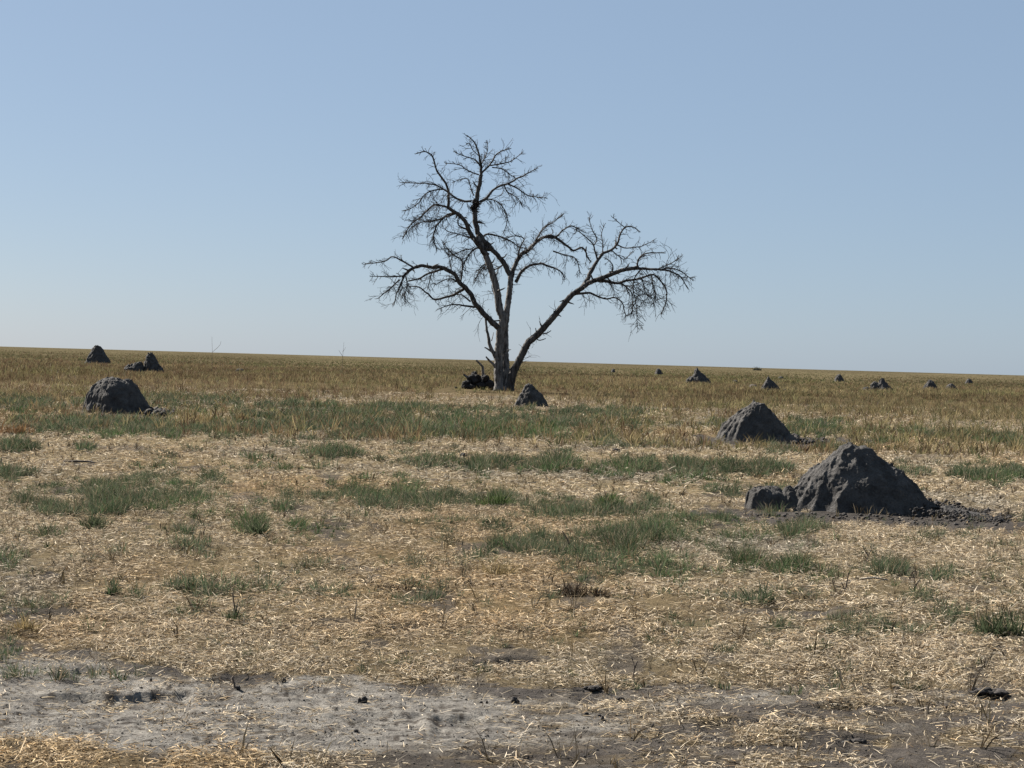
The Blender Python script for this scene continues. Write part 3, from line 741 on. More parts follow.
# limb key, points, start radius px, end radius px, twig density, droop, own depth drift
BR = [
    ('trunk', ZE([(345, 575), (345, 500), (340, 420), (338, 330), (345, 240), (352, 150), (372, 60)]) + ZA([(383, 520), (376, 470), (364, 425), (350, 385), (335, 348), (322, 320)]), 4.7, 2.6, .12, .3, 0),
    ('trunk', ZE([(400, 570), (395, 500), (390, 400), (385, 300), (385, 200), (385, 120), (395, 50)]) + ZA([(402, 530), (408, 490), (412, 455), (414, 425)]), 3.9, 2.5, .1, .3, .3),
    ('right', ZE([(412, 575), (424, 510), (442, 440), (472, 375), (508, 302), (545, 230), (590, 190), (640, 140), (690, 85), (750, 15)]) + ZD([(130, 570), (180, 510), (240, 465), (290, 430), (370, 400), (440, 372), (500, 352), (570, 342)]), 3.9, 1.7, .3, .55, -.25),
    # crown, upper left leader
    ('top', ZA([(336, 352)]) + ZB([(500, 650), (460, 610), (432, 570), (412, 500), (410, 440), (420, 380), (432, 320), (445, 250)]), 2.6, 1.5, .5, .5, .1),
    ('top', ZB([(445, 250), (445, 200), (436, 150), (425, 110), (410, 70), (370, 30)]), 1.3, .35, 1.1, -.2, .1),
    ('top', ZB([(480, 690), (430, 630), (395, 575), (365, 515), (335, 475), (300, 450), (265, 425)]), 2.3, 1.3, .5, .6, -.4),
    ('top', ZB([(265, 425), (266, 370), (262, 320), (240, 280), (205, 225), (190, 180), (172, 135), (140, 120), (95, 128)]), 1.2, .4, .6, .2, -.4),
    ('top', ZB([(265, 425), (230, 415), (190, 410), (150, 440), (110, 480), (60, 520), (15, 590)]), .95, .35, 1.2, .8, -.6),
    ('top', ZB([(310, 455), (270, 460), (235, 485), (205, 520), (188, 560), (186, 610), (200, 655)]), .95, .35, 1.2, .9, .4),
    ('top', ZB([(300, 460), (240, 480), (180, 500), (120, 505), (70, 530), (30, 570)]), .8, .3, 1.0, .9, .2),
    ('top', ZB([(390, 390), (340, 388), (290, 360), (240, 325), (190, 300), (150, 293), (80, 290), (15, 288)]), 1.0, .35, 1.0, .6, .5),
    ('top', ZB([(240, 325), (190, 330), (140, 350), (100, 400), (60, 430), (25, 440)]), .6, .3, 1.0, .9, .3),
    ('top', ZB([(440, 395), (480, 370), (510, 330), (545, 308), (590, 295), (640, 268), (700, 240), (748, 212)]), 1.2, .4, .5, .4, .3),
    ('top', ZB([(590, 295), (640, 318), (690, 352), (725, 365), (800, 372)]), .7, .3, 1.2, .9, .2),
    ('top', ZB([(570, 300), (590, 340), (640, 370), (670, 410)]), .6, .3, 1.2, .9, -.3),
    ('top', ZB([(450, 390), (490, 380), (540, 400), (580, 450), (585, 510), (570, 560)]), .6, .3, .9, .9, .5),
    ('top', ZB([(440, 245), (470, 215), (495, 190), (525, 140), (560, 115), (605, 103)]), .9, .35, .9, -.1, -.3),
    ('top', ZB([(495, 195), (545, 188), (600, 175), (640, 150), (668, 128)]), .6, .3, .8, .0, -.4),
    ('top', ZB([(505, 205), (560, 215), (590, 235), (625, 258)]), .5, .3, 1.0, .5, -.2),
    ('top', ZB([(442, 200), (415, 165), (390, 155), (330, 135), (300, 120)]), .6, .3, 1.0, .1, .4),
    ('top', ZB([(432, 245), (405, 235), (370, 222), (325, 190), (250, 182)]), .6, .3, 1.0, .2, .5),
    ('top', ZB([(405, 360), (390, 320), (375, 270), (350, 268), (290, 285)]), .6, .3, .7, .2, .3),
    ('top', ZB([(445, 190), (470, 140), (482, 100), (478, 65)]), .5, .25, 1.0, -.2, .5),
    ('top', ZB([(430, 140), (400, 110), (385, 80), (370, 75)]), .4, .25, 1.0, -.2, -.5),
    ('top', ZB([(370, 545), (345, 535), (320, 520), (318, 490)]), .9, .4, .5, .4, .2),
    ('top', ZB([(440, 640), (400, 660), (375, 690), (345, 740), (335, 800)]), .8, .35, 1.4, 1.0, -.4),
    ('top', ZB([(420, 600), (380, 590), (320, 570), (260, 555), (245, 540)]), .5, .3, 1.0, .7, .4),
    ('top', ZB([(400, 650), (350, 660), (300, 680), (265, 690), (235, 620)]), .5, .3, 1.0, .7, .2),
    # centre right
    ('centre', ZA([(413, 440), (425, 400), (440, 372), (465, 355), (490, 330), (520, 318), (552, 335), (585, 358), (610, 352), (630, 385)]), 2.0, .6, .7, .6, .5),
    ('centre', ZA([(505, 322), (535, 322), (560, 300), (580, 290), (600, 300), (620, 310)]), 1.0, .35, .9, .1, .3),
    ('centre', ZA([(428, 445), (440, 420), (460, 402), (490, 394), (515, 400), (545, 412), (560, 430)]), 1.5, .4, .9, .7, -.5),
    ('centre', ZA([(412, 425), (400, 400), (378, 372), (352, 345), (335, 325)]), 2.2, 1.7, .3, .5, .1),
    ('centre', ZB([(450, 590), (480, 572), (530, 580), (600, 605), (650, 640), (690, 650)]), .9, .4, 1.0, .4, .4),
    ('centre', ZB([(640, 700), (700, 660), (745, 610), (775, 560), (823, 515)]) , .6, .3, .9, -.1, -.2),
    ('centre', ZA([(430, 390), (440, 350), (450, 325), (420, 318), (395, 330)]), .8, .3, 1.2, .3, -.4),
    ('centre', ZA([(470, 355), (500, 300), (530, 280), (555, 262)]), .6, .3, .9, -.2, .4),
    ('centre', ZA([(530, 360), (560, 370), (590, 380), (605, 420)]), .7, .3, 1.2, .9, .4),
    ('centre', ZA([(395, 395), (370, 410), (340, 405), (320, 430)]), .7, .3, 1.0, .9, .5),
    ('centre', ZA([(380, 500), (365, 470), (362, 455), (372, 440)]), .6, .25, .4, .2, .5),
    ('centre', ZA([(360, 410), (345, 395), (328, 410), (318, 440)]), .7, .3, 1.2, .9, -.5),
    # right limb
    ('right', ZD([(250, 455), (275, 420), (300, 370), (325, 325), (340, 300), (370, 262), (420, 235), (455, 202), (470, 150), (500, 108), (540, 100), (588, 122)]), 1.9, .35, .8, .0, .4),
    ('right', ZD([(505, 106), (470, 78), (425, 40)]), .4, .25, .7, -.2, .4),
    ('right', ZD([(330, 415), (390, 422), (460, 432), (520, 415), (590, 405), (660, 382), (700, 405), (730, 440), (748, 490), (735, 570), (715, 610)]), 1.3, .35, .9, .9, .4),
    ('right', ZD([(560, 342), (640, 350), (720, 352), (790, 372), (838, 402), (870, 460)]), 1.2, .35, 1.0, .8, -.3),
    ('right', ZD([(720, 352), (760, 345), (820, 355), (890, 405)]), .6, .3, 1.0, .6, .3),
    ('right', ZD([(215, 495), (250, 492), (290, 490), (340, 510), (400, 525), (440, 518), (485, 550), (505, 620)]), 1.1, .3, .6, .8, .3),
    ('right', ZD([(340, 295), (325, 240), (312, 200), (275, 165), (235, 130), (200, 110)]), .8, .3, 1.0, .0, -.4),
    ('right', ZD([(318, 210), (335, 170), (305, 110), (290, 50)]), .5, .25, .7, -.2, .3),
    ('right', ZD([(370, 262), (372, 200), (365, 140), (380, 90)]), .5, .25, .8, -.2, -.3),
    ('right', ZD([(425, 378), (430, 330), (410, 300), (385, 285)]), .7, .35, .8, .1, -.4),
    ('right', ZD([(575, 345), (578, 310), (600, 270), (660, 252), (735, 255)]), .9, .3, 1.0, .2, .5),
    ('right', ZD([(690, 352), (740, 330), (790, 305), (835, 275)]), .6, .25, .7, .0, .2),
    ('right', ZD([(455, 205), (500, 225), (550, 222), (610, 210), (672, 178)]), .6, .25, .9, .1, -.3),
    ('right', ZD([(600, 345), (560, 400), (550, 470), (568, 560), (575, 690)]), .6, .25, 1.1, 1.0, .3),
    ('right', ZD([(470, 432), (510, 455), (545, 500), (548, 560), (540, 612)]), .7, .3, 1.2, 1.0, -.3),
    ('right', ZD([(600, 400), (610, 440), (620, 480), (650, 520)]), .5, .25, 1.3, 1.0, .3),
    ('right', ZD([(660, 385), (665, 440), (680, 500), (670, 560)]), .5, .25, 1.3, 1.0, -.4),
    ('right', ZD([(420, 235), (460, 270), (500, 290), (540, 250)]), .5, .25, 1.0, .3, .4),
    # left limb
    ('left', ZC([(672, 425), (650, 408), (605, 368), (562, 312), (522, 248), (482, 208), (452, 162), (405, 137), (350, 130), (290, 126), (250, 138), (212, 172)]), 2.5, 1.1, .6, .5, -.3),
    ('left', ZC([(212, 172), (195, 210), (175, 260), (163, 310)]), .9, .3, 1.2, 1.0, -.3),
    ('left', ZC([(215, 172), (150, 176), (55, 175)]), .7, .3, .9, .4, -.5),
    ('left', ZC([(190, 190), (135, 240), (88, 280)]), .7, .3, .9, .5, .3),
    ('left', ZC([(252, 128), (205, 102), (158, 80), (115, 102), (20, 116)]), .8, .3, .8, .4, .5),
    ('left', ZC([(400, 138), (330, 160), (290, 182), (235, 195)]), 1.0, .6, .8, .5, .5),
    ('left', ZC([(345, 150), (335, 190), (325, 230)]), .6, .3, 1.2, 1.0, .3),
    ('left', ZC([(500, 232), (450, 264), (400, 276), (355, 286), (322, 256), (282, 226), (230, 222)]), 1.2, .4, .8, .7, .4),
    ('left', ZC([(550, 322), (500, 316), (440, 310), (378, 332)]), 1.0, .3, .5, .5, -.4),
    ('left', ZC([(530, 295), (492, 266), (450, 258)]), .8, .4, .5, .5, .5),
    ('left', ZC([(482, 208), (490, 150), (485, 92), (440, 66), (395, 5)]), .8, .3, .8, .2, .5),
    ('left', ZC([(490, 215), (430, 186), (360, 214)]), .6, .3, 1.0, .7, -.5),
    ('left', ZC([(440, 150), (430, 100), (425, 60)]), .5, .25, .9, .0, .4),
    ('left', ZC([(220, 175), (225, 215), (215, 270), (218, 300)]), .6, .25, 1.2, 1.0, .4),
    # broken stubs and the second small stem
    ('trunk', ZC([(660, 590), (638, 540), (618, 490), (610, 430), (600, 380)]), 1.9, .8, 0, 0, -.1),
    ('trunk', ZE([(305, 300), (270, 275), (240, 262)]), 1.0, .5, 0, 0, -.3),
    ('trunk', ZE([(320, 400), (285, 360), (252, 325)]), 1.4, .6, 0, 0, -.3),
    ('trunk', ZE([(290, 215), (300, 180), (304, 155)]), .5, .2, 0, 0, .3),
    ('right', ZE([(595, 185), (602, 155), (598, 125)]), .7, .3, 0, 0, -.3),
    ('right', ZE([(640, 160), (670, 165), (706, 142)]), .7, .3, 0, 0, -.3),
    ('right', ZE([(595, 195), (625, 212), (668, 198)]), .6, .3, 0, 0, -.3),
    ('right', ZE([(420, 420), (440, 385), (450, 370)]), .9, .3, 0, 0, -.5),
]
tree = empty('dead_tree', (tp[0], tp[1], 0))
tag(tree, 'tall bare dead tree with forked trunk and drooping twigs standing alone on the plain', 'tree')
placed = []   # (px, py, dy) samples of what has been built
limb_tubes = {}; twig_tubes = {}
trk = random.Random(3)


def pix3(P, dy):
    return at_depth(P[:, 0], P[:, 1], TY + dy)


def grow(tb, p, d, L, r, droop, lvl, side):
    """one crooked twig with its own side twigs, in metres"""
    m = min(10, max(3, int(L / .13)))
    st = L / m; pts = [p]; dirs = [d]
    cv = A([trk.gauss(0, .13), trk.gauss(0, .13), trk.gauss(0, .13) - droop * .10])
    for i in range(m):
        d = d + cv + A([trk.gauss(0, .16), trk.gauss(0, .14), trk.gauss(0, .16)])
        d = d / np.linalg.norm(d)
        p = p + d * st; pts.append(p); dirs.append(d)
    rr = np.linspace(r, max(.0065, r * .4), len(pts))
    tb.add(pts, rr, 4 if lvl == 0 else 3, cap=False)
    if lvl >= 2: return
    for i in range(1, len(pts) - 1):
        if trk.random() < (.50 if lvl == 0 else .28):
            v = A([trk.gauss(0, 1), trk.gauss(0, 1), trk.gauss(0, 1) - .3 * droop]); v = v - dirs[i] * np.dot(v, dirs[i]); v /= np.linalg.norm(v) + 1e-6
            a = trk.uniform(.4, .95)
            nd_ = dirs[i] * math.cos(a) + v * math.sin(a)
            grow(tb, pts[i], nd_, L * trk.uniform(.4, .85), r * .8, droop, lvl + 1, side)


for (key, pts, ra, rb, dens, droop, dep) in BR:
    P = smooth_line(pts, 1.6)
    ln = np.concatenate([[0], np.cumsum(np.linalg.norm(np.diff(P, axis=0), axis=1))])
    jag = min(1.0, ra * .35)
    wob = np.stack([n2(ln / 5.0, ln * 0 + len(placed), 7), n2(ln / 5.0 + 40, ln * 0 + len(placed), 8)], -1) * jag * .9
    if ra < 3: P = P + wob * sst(0, 4, ln)[:, None]
    if placed and key != 'x':
        pl = np.array(placed); dd = np.hypot(pl[:, 0] - P[0, 0], pl[:, 1] - P[0, 1])
        dy0 = pl[dd.argmin(), 2] if dd.min() < 6 else 0.0
    else:
        dy0 = 0.0
    if P[0, 1] > 385: dy0 = {0: 0}.get(0)
    dy = dy0 + dep * ln * PXM * .75
    for a, b in zip(P, dy): placed.append((a[0], a[1], b))
    W3 = pix3(P, dy)
    tt = ln / ln[-1]
    rad = (ra + (rb - ra) * tt ** .85) * PXM * (1.28 if ra < 3 else 1.08)
    if P[0, 1] > 385:   # root flare, foot sunk in the soil
        rad = rad * (1 + .35 * sst(10, 0, ln)); W3[0, 2] = min(W3[0, 2], -.15)
    tb = limb_tubes.setdefault(key, Tubes())
    tb.add(W3, rad, 10 if ra > 3 else (7 if ra > 1 else 5), rough=.06 if ra > 1 else .03)
    # knots and broken spurs
    if ra > 1.6 and key != 'trunk' or (key == 'trunk' and ra > 4):
        for _ in range(int(ln[-1] / 14)):
            i = trk.randrange(len(P) // 4, len(P) - 1)
            v = A([trk.gauss(0, 1), trk.gauss(0, 1), trk.gauss(.3, .7)]); v /= np.linalg.norm(v)
            L = trk.uniform(.15, .5)
            tb.add([W3[i], W3[i] + v * (rad[i] + L * .5), W3[i] + v * (rad[i] + L) + A([0, 0, trk.uniform(-.1, .15)])], [.05, .04, .015], 5)
    if dens > 0:
        tw = twig_tubes.setdefault('centre' if key == 'trunk' else key, Tubes())
        pos = 4.0 if ra > 1.5 else 2.0
        if ra > 4: pos = ln[-1] * .7
        while pos < ln[-1]:
            i = int(np.searchsorted(ln, pos)); i = min(i, len(W3) - 2)
            tg = W3[i + 1] - W3[i]; tg /= np.linalg.norm(tg) + 1e-9
            v = A([trk.gauss(0, 1), trk.gauss(0, .8), trk.gauss(0, 1) - .35 * droop + .15]); v = v - tg * np.dot(v, tg); v /= np.linalg.norm(v)
            a = trk.uniform(.45, 1.3)
            d = tg * math.cos(a) + v * math.sin(a)
            L = trk.uniform(4, 10 if trk.random() < .4 else 20) * (1.2 - .6 * pos / ln[-1]) * PXM * (.72 + .4 * droop if droop > 0 else .75)
            grow(tw, W3[i], d, L, trk.uniform(.009, .0165), droop, 0, 1)
            pos += (trk.uniform(.8, 2.2) if n2(A([pos / 9.0]), A([len(placed) * .37]), 77)[0] > -.25 else trk.uniform(2.0, 4.5)) / (dens * 1.35 + .15)
        grow(tw, W3[-1], tg, trk.uniform(1.5, 4) * PXM, rad[-1], droop * .5, 0, 1)
off = A([tp[0], tp[1], 0])
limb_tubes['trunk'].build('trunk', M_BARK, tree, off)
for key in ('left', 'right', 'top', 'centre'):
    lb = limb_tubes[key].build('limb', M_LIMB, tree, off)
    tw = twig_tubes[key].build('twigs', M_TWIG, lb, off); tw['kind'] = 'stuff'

# ------------------------------------------------------------------ clods, crumbs, heap, nest
import bmesh


def ico(sub):
    b = bmesh.new(); bmesh.ops.create_icosphere(b, subdivisions=sub, radius=1)
    b.verts.ensure_lookup_table(); V = A([v.co[:] for v in b.verts]); Fc = A([[v.index for v in f.verts] for f in b.faces]); b.free()
    return V, Fc


ICO = {k: ico(k) for k in (1, 2, 3, 4)}


def lump(c, r, seed, sub=2, rough=.35):
    V, Fc = ICO[sub]
    k = 1 + rough * fbm3(V * 1.6 + seed * 3.1, seed, 3, .6)[:, None]
    a = seed * 1.7; ca, sa = math.cos(a), math.sin(a)
    V = V * k * A(r); V = V @ A([[ca, -sa, 0], [sa, ca, 0], [0, 0, 1]]).T
    return V + A(c), Fc


def lumps(name, L, mat, loc, parent=None):
    Vs, Fs, o = [], [], 0
    for V, Fc in L:
        Vs.append(V); Fs.append(Fc + o); o += len(V)
    ob = link_mesh(name, np.concatenate(Vs) - A(loc), np.concatenate(Fs), mat, smooth=False, parent=parent)
    if parent is None: ob.location = loc
    return ob


# crumbled tail of the largest mound and loose crumbs at the other mounds
L = []; rc = random.Random(5)
for i in range(1300):
    t = rc.random() ** 1.1
    px = 918 + t * 95 + rc.gauss(0, 4); py = 510 + t * 8 + rc.gauss(0, 3.2) * (1 - .3 * t)
    p = ground_at(px, py); r = rc.uniform(.005, .017) * (1.15 - .5 * t)
    if rc.random() < .06: r *= 2.2
    L.append(lump((p[0], p[1], r * .25 + max(0, .11 * (1 - t * 1.7)) * rc.random()), (r * rc.uniform(.8, 1.4), r * rc.uniform(.8, 1.3), r * rc.uniform(.7, 1.1)), i, 2, 1.0))
for i in range(260):
    px = rc.uniform(745, 1000); py = 514 + rc.random() ** 1.5 * 12
    p = ground_at(px, py); r = rc.uniform(.006, .022)
    L.append(lump((p[0], p[1], r * .2), (r * 1.3, r, r * .7), i + 400, 1))
for i in range(110):
    t = rc.random(); px = 786 + t * 42 + rc.gauss(0, 3); py = 439 + t * 4 + rc.gauss(0, 1.6)
    p = ground_at(px, py); r = rc.uniform(.02, .065) * (1.2 - .8 * t)
    L.append(lump((p[0], p[1], r * .4), (r * 1.2, r, r * .9), i + 800, 2, .6))
for i in range(70):
    t = rc.random(); px = 148 + t * 26 + rc.gauss(0, 3); py = 414 + rc.gauss(0, 1.3)
    p = ground_at(px, py); r = rc.uniform(.03, .10) * (1.2 - .6 * t)
    L.append(lump((p[0], p[1], r * .5), (r * 1.1, r, r * 1.0), i + 950, 2, .6))
tag(lumps('crumbled_soil', L, M_CRUMB, (0, 0, 0)), kind='stuff')

# loose grit and small crumbs on the bare track
L = []
for i in range(2400):
    px = rc.uniform(-40, 760) if rc.random() < .8 else rc.uniform(600, 1060); py = rc.uniform(655, 764)
    p = ground_at(px, py); r = rc.uniform(.0012, .0046) * (2.0 if rc.random() < .04 else 1)
    z = float(height(A([p[0]]), A([p[1]]))[0])
    L.append(lump((p[0], p[1], z + r * .3), (r * 1.4, r, r * .8), i, 1))
tag(lumps('soil_grit', L, M_CRUMB, (0, 0, 0)), kind='stuff')

CLODS = [
    (364, 700.5, 7.5, 4.0, 'black clod of dung with crumbs, alone on the bare grey track'),
    (514, 702.5, 7.0, 3.4, 'flattened black clod beside a straw edge, right of the lone black clod'),
    (151, 680, 2.4, 2.0, 'small round dark pebble of soil on the grey track above the worn step'),
    (284, 681.5, 2.6, 2.0, 'small dark clod on the pale track right of the upright dry leaf'),
    (487, 703.5, 2.4, 1.8, 'tiny dark crumb just left of the flattened black clod'),
    (594, 690, 13, 2.4, 'wide low black clod along the track edge under the thin upright stalk'),
    (620, 701, 6, 2.6, 'small dark clod just below and right of the wide low black clod'),
    (602, 721, 3.4, 2.4, 'dark crumb on the pale soil strip below the small clod'),
    (985, 696, 21, 2.6, 'long low black clod topped with straw, near the right edge'),
    (653, 731, 3.6, 2.4, 'dark soil crumb at the edge of dry straw in the lower middle'),
    (858, 741, 12, 2.2, 'broad dark clod half buried in straw, lowest on the right'),
    (463, 457, 7, 3.0, 'dark clod in the dry litter between two green strips'),
    (615, 452, 6, 2.2, 'dark clod on bare soil left of the mounds behind the green strip'),
]
for i, (px, py, rx, rz, lab) in enumerate(CLODS):
    p = ground_at(px, py); s = np.hypot(p[0], p[1]) / F; L = []
    z = float(height(A([p[0]]), A([p[1]]))[0])
    L.append(lump((p[0], p[1], z + rz * s * .6), (rx * s * .55, rx * s * .4, rz * s), i + 3, 3, .8))
    for k in range(14 if rx > 10 else 6 if rx > 4 else 2):
        a = rc.uniform(-1, 1); q = rc.uniform(.25, .5)
        L.append(lump((p[0] + a * rx * s * .8, p[1] + rc.uniform(-.5, .3) * rx * s, z + rz * s * .45), (rx * s * q * .5, rx * s * q * .5, rz * s * rc.uniform(.5, 1.1)), i * 9 + k, 2, .8))
    o = lumps('soil_clod', L, M_CLOD, (p[0], p[1], 0)); tag(o, lab, 'clod', 'dark clods lying on the ground')

# pale clod by the sharp tipped mound
p = ground_at(753, 388.5); s = p[1] / F
o = lumps('earth_clod', [lump((p[0], p[1], 1.4 * s), (4.2 * s, 4 * s, 2.6 * s), 4, 3, .4)], M_MOUND_OLD, (p[0], p[1], 0))
tag(o, 'small pale pinkish clod of old mound earth lying left of the sharp tipped mound', 'clod')

# heap of rotten wood and earth at the tree's foot
hp_ = ground_at(478, 389.5); s = hp_[1] / F
heap = empty('rotten_heap', (hp_[0], hp_[1], 0))
tag(heap, 'dark heap of rotten wood and earth with broken sticks against the dead tree', 'heap')
HB = lambda X, Y: ((X - 200) / 6.98, (560 - Y) / 6.98)
L = []
for i, (X, Y, rx, rz) in enumerate([(120, 530, 34, 30), (175, 500, 50, 50), (170, 455, 20, 20), (235, 510, 40, 46), (285, 525, 32, 34), (205, 530, 70, 30), (250, 480, 24, 24), (150, 545, 40, 20), (110, 545, 25, 18), (310, 540, 22, 25), (48, 553, 10, 9), (145, 490, 24, 28)]):
    a, b = HB(X, Y)
    L.append(lump((hp_[0] + a * s, hp_[1] + rc.uniform(-.3, .5), max(.02, b * s)), (rx / 6.98 * s, rx / 6.98 * s, rz / 6.98 * s), i + 60, 4, .6))
hb = lumps('body', L, M_HEAP, tuple(hp_), heap)
for pts, r in (([(232, 520), (234, 450), (228, 400), (205, 378), (182, 356)], .085), ([(150, 510), (125, 478), (95, 456)], .09)):
    tb = Tubes(); P3 = []
    for X, Y in pts:
        a, b = HB(X, Y); P3.append((a * s, rc.uniform(-.05, .05), b * s))
    tb.add(P3, np.linspace(r, r * .6, len(P3)), 7, rough=.1); tb.build('broken_stick', M_BARK, heap)

# a dark clump of sticks lodged in the upper crotch (an old nest)
c2 = at_depth(A([475.5]), A([206.0]), A([TY + 0.2]))[0]
tb = Tubes()
for i in range(200):
    v = A([rc.gauss(0, 1), rc.gauss(0, 1), rc.gauss(0, 1)]); v /= np.linalg.norm(v)
    o_ = c2 + v * A([.13, .14, .36]) * rc.random() ** .5 + A([.10 * math.sin(v[2] * 4), 0, 0])
    w = A([rc.gauss(0, 1), rc.gauss(0, 1), rc.gauss(0, .6)]); w /= np.linalg.norm(w)
    l = rc.uniform(.08, .26)
    tb.add([o_ - w * l, o_ + A([0, 0, rc.uniform(-.04, .04)]), o_ + w * l], [.012, .016, .008], 4, cap=False)
nest = tb.build('stick_nest', M_TWIG, None, c2); nest.location = tuple(c2)
tag(nest, 'dark clump of sticks like a nest lodged high in the crotch of the dead tree', 'nest')

# ------------------------------------------------------------------ single plants
def plant(name, label, cat, px, py, hpx, wpx, nb, cols, mat, spread=.6, wid=.006, dead=.1, stem=None, group=None):
    p = ground_at(px, py); s = np.hypot(p[0], p[1]) / F
    n = max(8, int(wpx * 1.3))
    x = p[0] + rng.normal(0, .33, n) * wpx * s; y = p[1] + rng.normal(0, .30, n) * wpx * s * 1.2
    V, Fc, Cc = tufts(x, y, nb, np.full(n, hpx * s) * rng.uniform(.55, 1.25, n), spread, np.full(n, wid), cols[rng.integers(0, len(cols), n)], dead=dead)
    if stem is None:
        o = link_mesh(name, V - A([p[0], p[1], 0]), Fc, mat, cols=Cc); o.location = (p[0], p[1], 0)
    else:
        o = empty(name, (p[0], p[1], 0))
        lf = link_mesh('leaves', V - A([p[0], p[1], 0]), Fc, mat, cols=Cc, parent=o)
        tb = Tubes()
        for (dx, h) in stem:
            P3 = [(0, 0, -.02), (dx * .3 * s, 0.01, h * .4 * s), (dx * .8 * s, -.01, h * .75 * s), (dx * s, 0, h * s)]
            tb.add(P3, [.006, .005, .004, .002], 5)
        tb.build('stem', M_STALK, o)
    return tag(o, label, cat, group)


G2 = A([[.075, .094, .05], [.095, .112, .062], [.058, .076, .042]])
GB = A([[.10, .140, .052], [.115, .152, .06], [.085, .12, .046]])
BD = A([[.05, .035, .025], [.07, .05, .034], [.038, .028, .022]])
YL = A([[.32, .245, .12], [.28, .21, .10], [.36, .28, .15]])
gpn = 'single plants in the litter'
plant('green_weed', 'dark green weed with one upright bare stem, alone in the pale straw', 'weed', 235, 622, 17, 12, 12, G2, M_GREEN, .55, .006, .05, [(-3, 34), (2, 20), (5, 16)], gpn)
plant('green_weed', 'bushy dark green weed, largest plant near the right edge above the straw bank', 'weed', 996, 640, 26, 34, 13, G2, M_GREEN, .7, .007, .1, [(-8, 24), (6, 22), (12, 18)], gpn)
plant('green_weed', 'bright green upright weed standing out of the grey green patches in mid field', 'weed', 609, 507, 17, 14, 14, GB, M_GREEN, .4, .009, .05, [(-6, 19), (3, 17)], gpn)
plant('green_weed', 'small compact dark green weed in dry straw in front of the largest mound', 'weed', 770, 604, 14, 9, 12, G2, M_GREEN, .5, .006, .05, None, gpn)
plant('green_weed', 'compact deep green weed at the lower right end of the left green patch', 'weed', 258, 534, 18, 18, 13, G2, M_GREEN, .6, .008, .05, None, gpn)
plant('green_weed', 'round dark weed at the front tip of the widest green patch on the left', 'weed', 96, 531, 14, 17, 13, G2, M_GREEN, .6, .008, .05, None, gpn)
plant('green_weed', 'small fresh green weed at the short right end of the middle green strip', 'weed', 493, 506, 19, 20, 13, GB * .85, M_GREEN, .5, .009, .05, None, gpn)
plant('green_weed', 'small green weed alone in the straw left of the upright stemmed weed', 'weed', 115, 592, 10, 9, 11, G2, M_GREEN, .6, .006, .1, None, gpn)
plant('dead_tuft', 'brown black dead grass tuft lying broad in the middle straw', 'dead grass', 573, 592, 15, 26, 13, BD, M_STRAW, .75, .006, .25, None, gpn)
plant('dead_tuft', 'dark brown tuft at the right of the broad dead tuft, smaller and lower', 'dead grass', 600, 596, 11, 16, 12, BD, M_STRAW, .8, .006, .25, None, gpn)
plant('dead_tuft', 'flat brown dead tuft in the straw left of the broad dead tuft', 'dead grass', 388, 590, 7, 20, 14, BD, M_STRAW, 1.0, .006, .35, None, gpn)
plant('dry_tuft', 'upright golden grass tuft leaning over on the left above the bare track', 'dry grass', 27, 630, 20, 12, 10, YL, M_STRAW, .6, .006, .0, None, gpn)
plant('dry_tuft', 'bright yellow dry grass tuft in the green belt right of the domed mound', 'dry grass', 243, 421, 12, 8, 10, YL, M_STRAW, .3, .02, .0, None, gpn)
plant('dry_tuft', 'low yellow dry grass clump just left of the bright upright yellow tuft', 'dry grass', 202, 421, 9, 20, 10, YL, M_STRAW, .6, .02, .0, None, gpn)
plant('dry_tuft', 'rusty brown grass clump at the left edge below the dry grass belt', 'dry grass', 12, 433, 12, 24, 10, A([[.30, .19, .09], [.22, .13, .07]]), M_STRAW, .5, .02, .1, None, gpn)
plant('dry_tuft', 'pale leaning straw bundle in the middle, longer than the litter around it', 'dry grass', 500, 573, 20, 26, 9, YL * .95, M_STRAW, .95, .006, .0, None, gpn)


# bare stalks
def stalk(label, px, py, arms, r, cat='stalk', name='dead_stalk'):
    p = ground_at(px, py); s = np.hypot(p[0], p[1]) / F
    tb = Tubes()
    for pts in arms:
        P3 = smooth_line([(a * s, (i % 2) * .01, b * s) for i, (a, b) in enumerate(pts)], 2 * s)
        tb.add(P3, np.linspace(r, r * .45, len(P3)), 5, rough=.05)
    o = tb.build(name, M_STALK); o.location = (p[0], p[1], -.02)
    return tag(o, label, cat, 'bare dead stalks')


stalk('thin bare upright stalk at the straw edge above the wide low clod', 635, 683, [[(0, 0), (-1.5, 10), (-1, 20), (-4, 30)], [(-1, 18), (2, 26)]], .0045)
stalk('dark forked dead stalk in straw in front of the largest mound', 843, 596, [[(0, 0), (-6, 6), (-11, 18)], [(0, 0), (3, 12), (5, 26)], [(-4, 5), (1, 10), (-2, 16)]], .008)
stalk('dark twig stuck slantwise in the green weeds of mid field', 571, 545, [[(0, 0), (-4, 8), (-9, 16)]], .012)
stalk('dead upright twig right of the forked stalk beside a green weed', 914, 594, [[(0, 0), (1, 12), (-2, 24)], [(1, 10), (6, 18)]], .006)
stalk('tallest lone dry stalk rising above the horizon left of the tree', 212, 372, [[(0, 0), (0, 15), (-1, 35)], [(0, 20), (7, 27), (8, 31)]], .016)
stalk('fine dry stalk with a forked tip above the horizon between stalk and tree', 342, 376, [[(0, 0), (0, 16), (1, 34)], [(0, 20), (-4, 26)], [(0, 24), (3, 29)]], .016)
stalk('short dead stalk in straw at the bottom right beside the bare soil', 767, 735, [[(0, 0), (0, 12), (1, 24)]], .003)
stalk('thin reddish dead stalk crossing straw under the green weeds on the right', 865, 566, [[(0, 0), (3, 12), (8, 24)], [(3, 12), (-3, 22)]], .006)
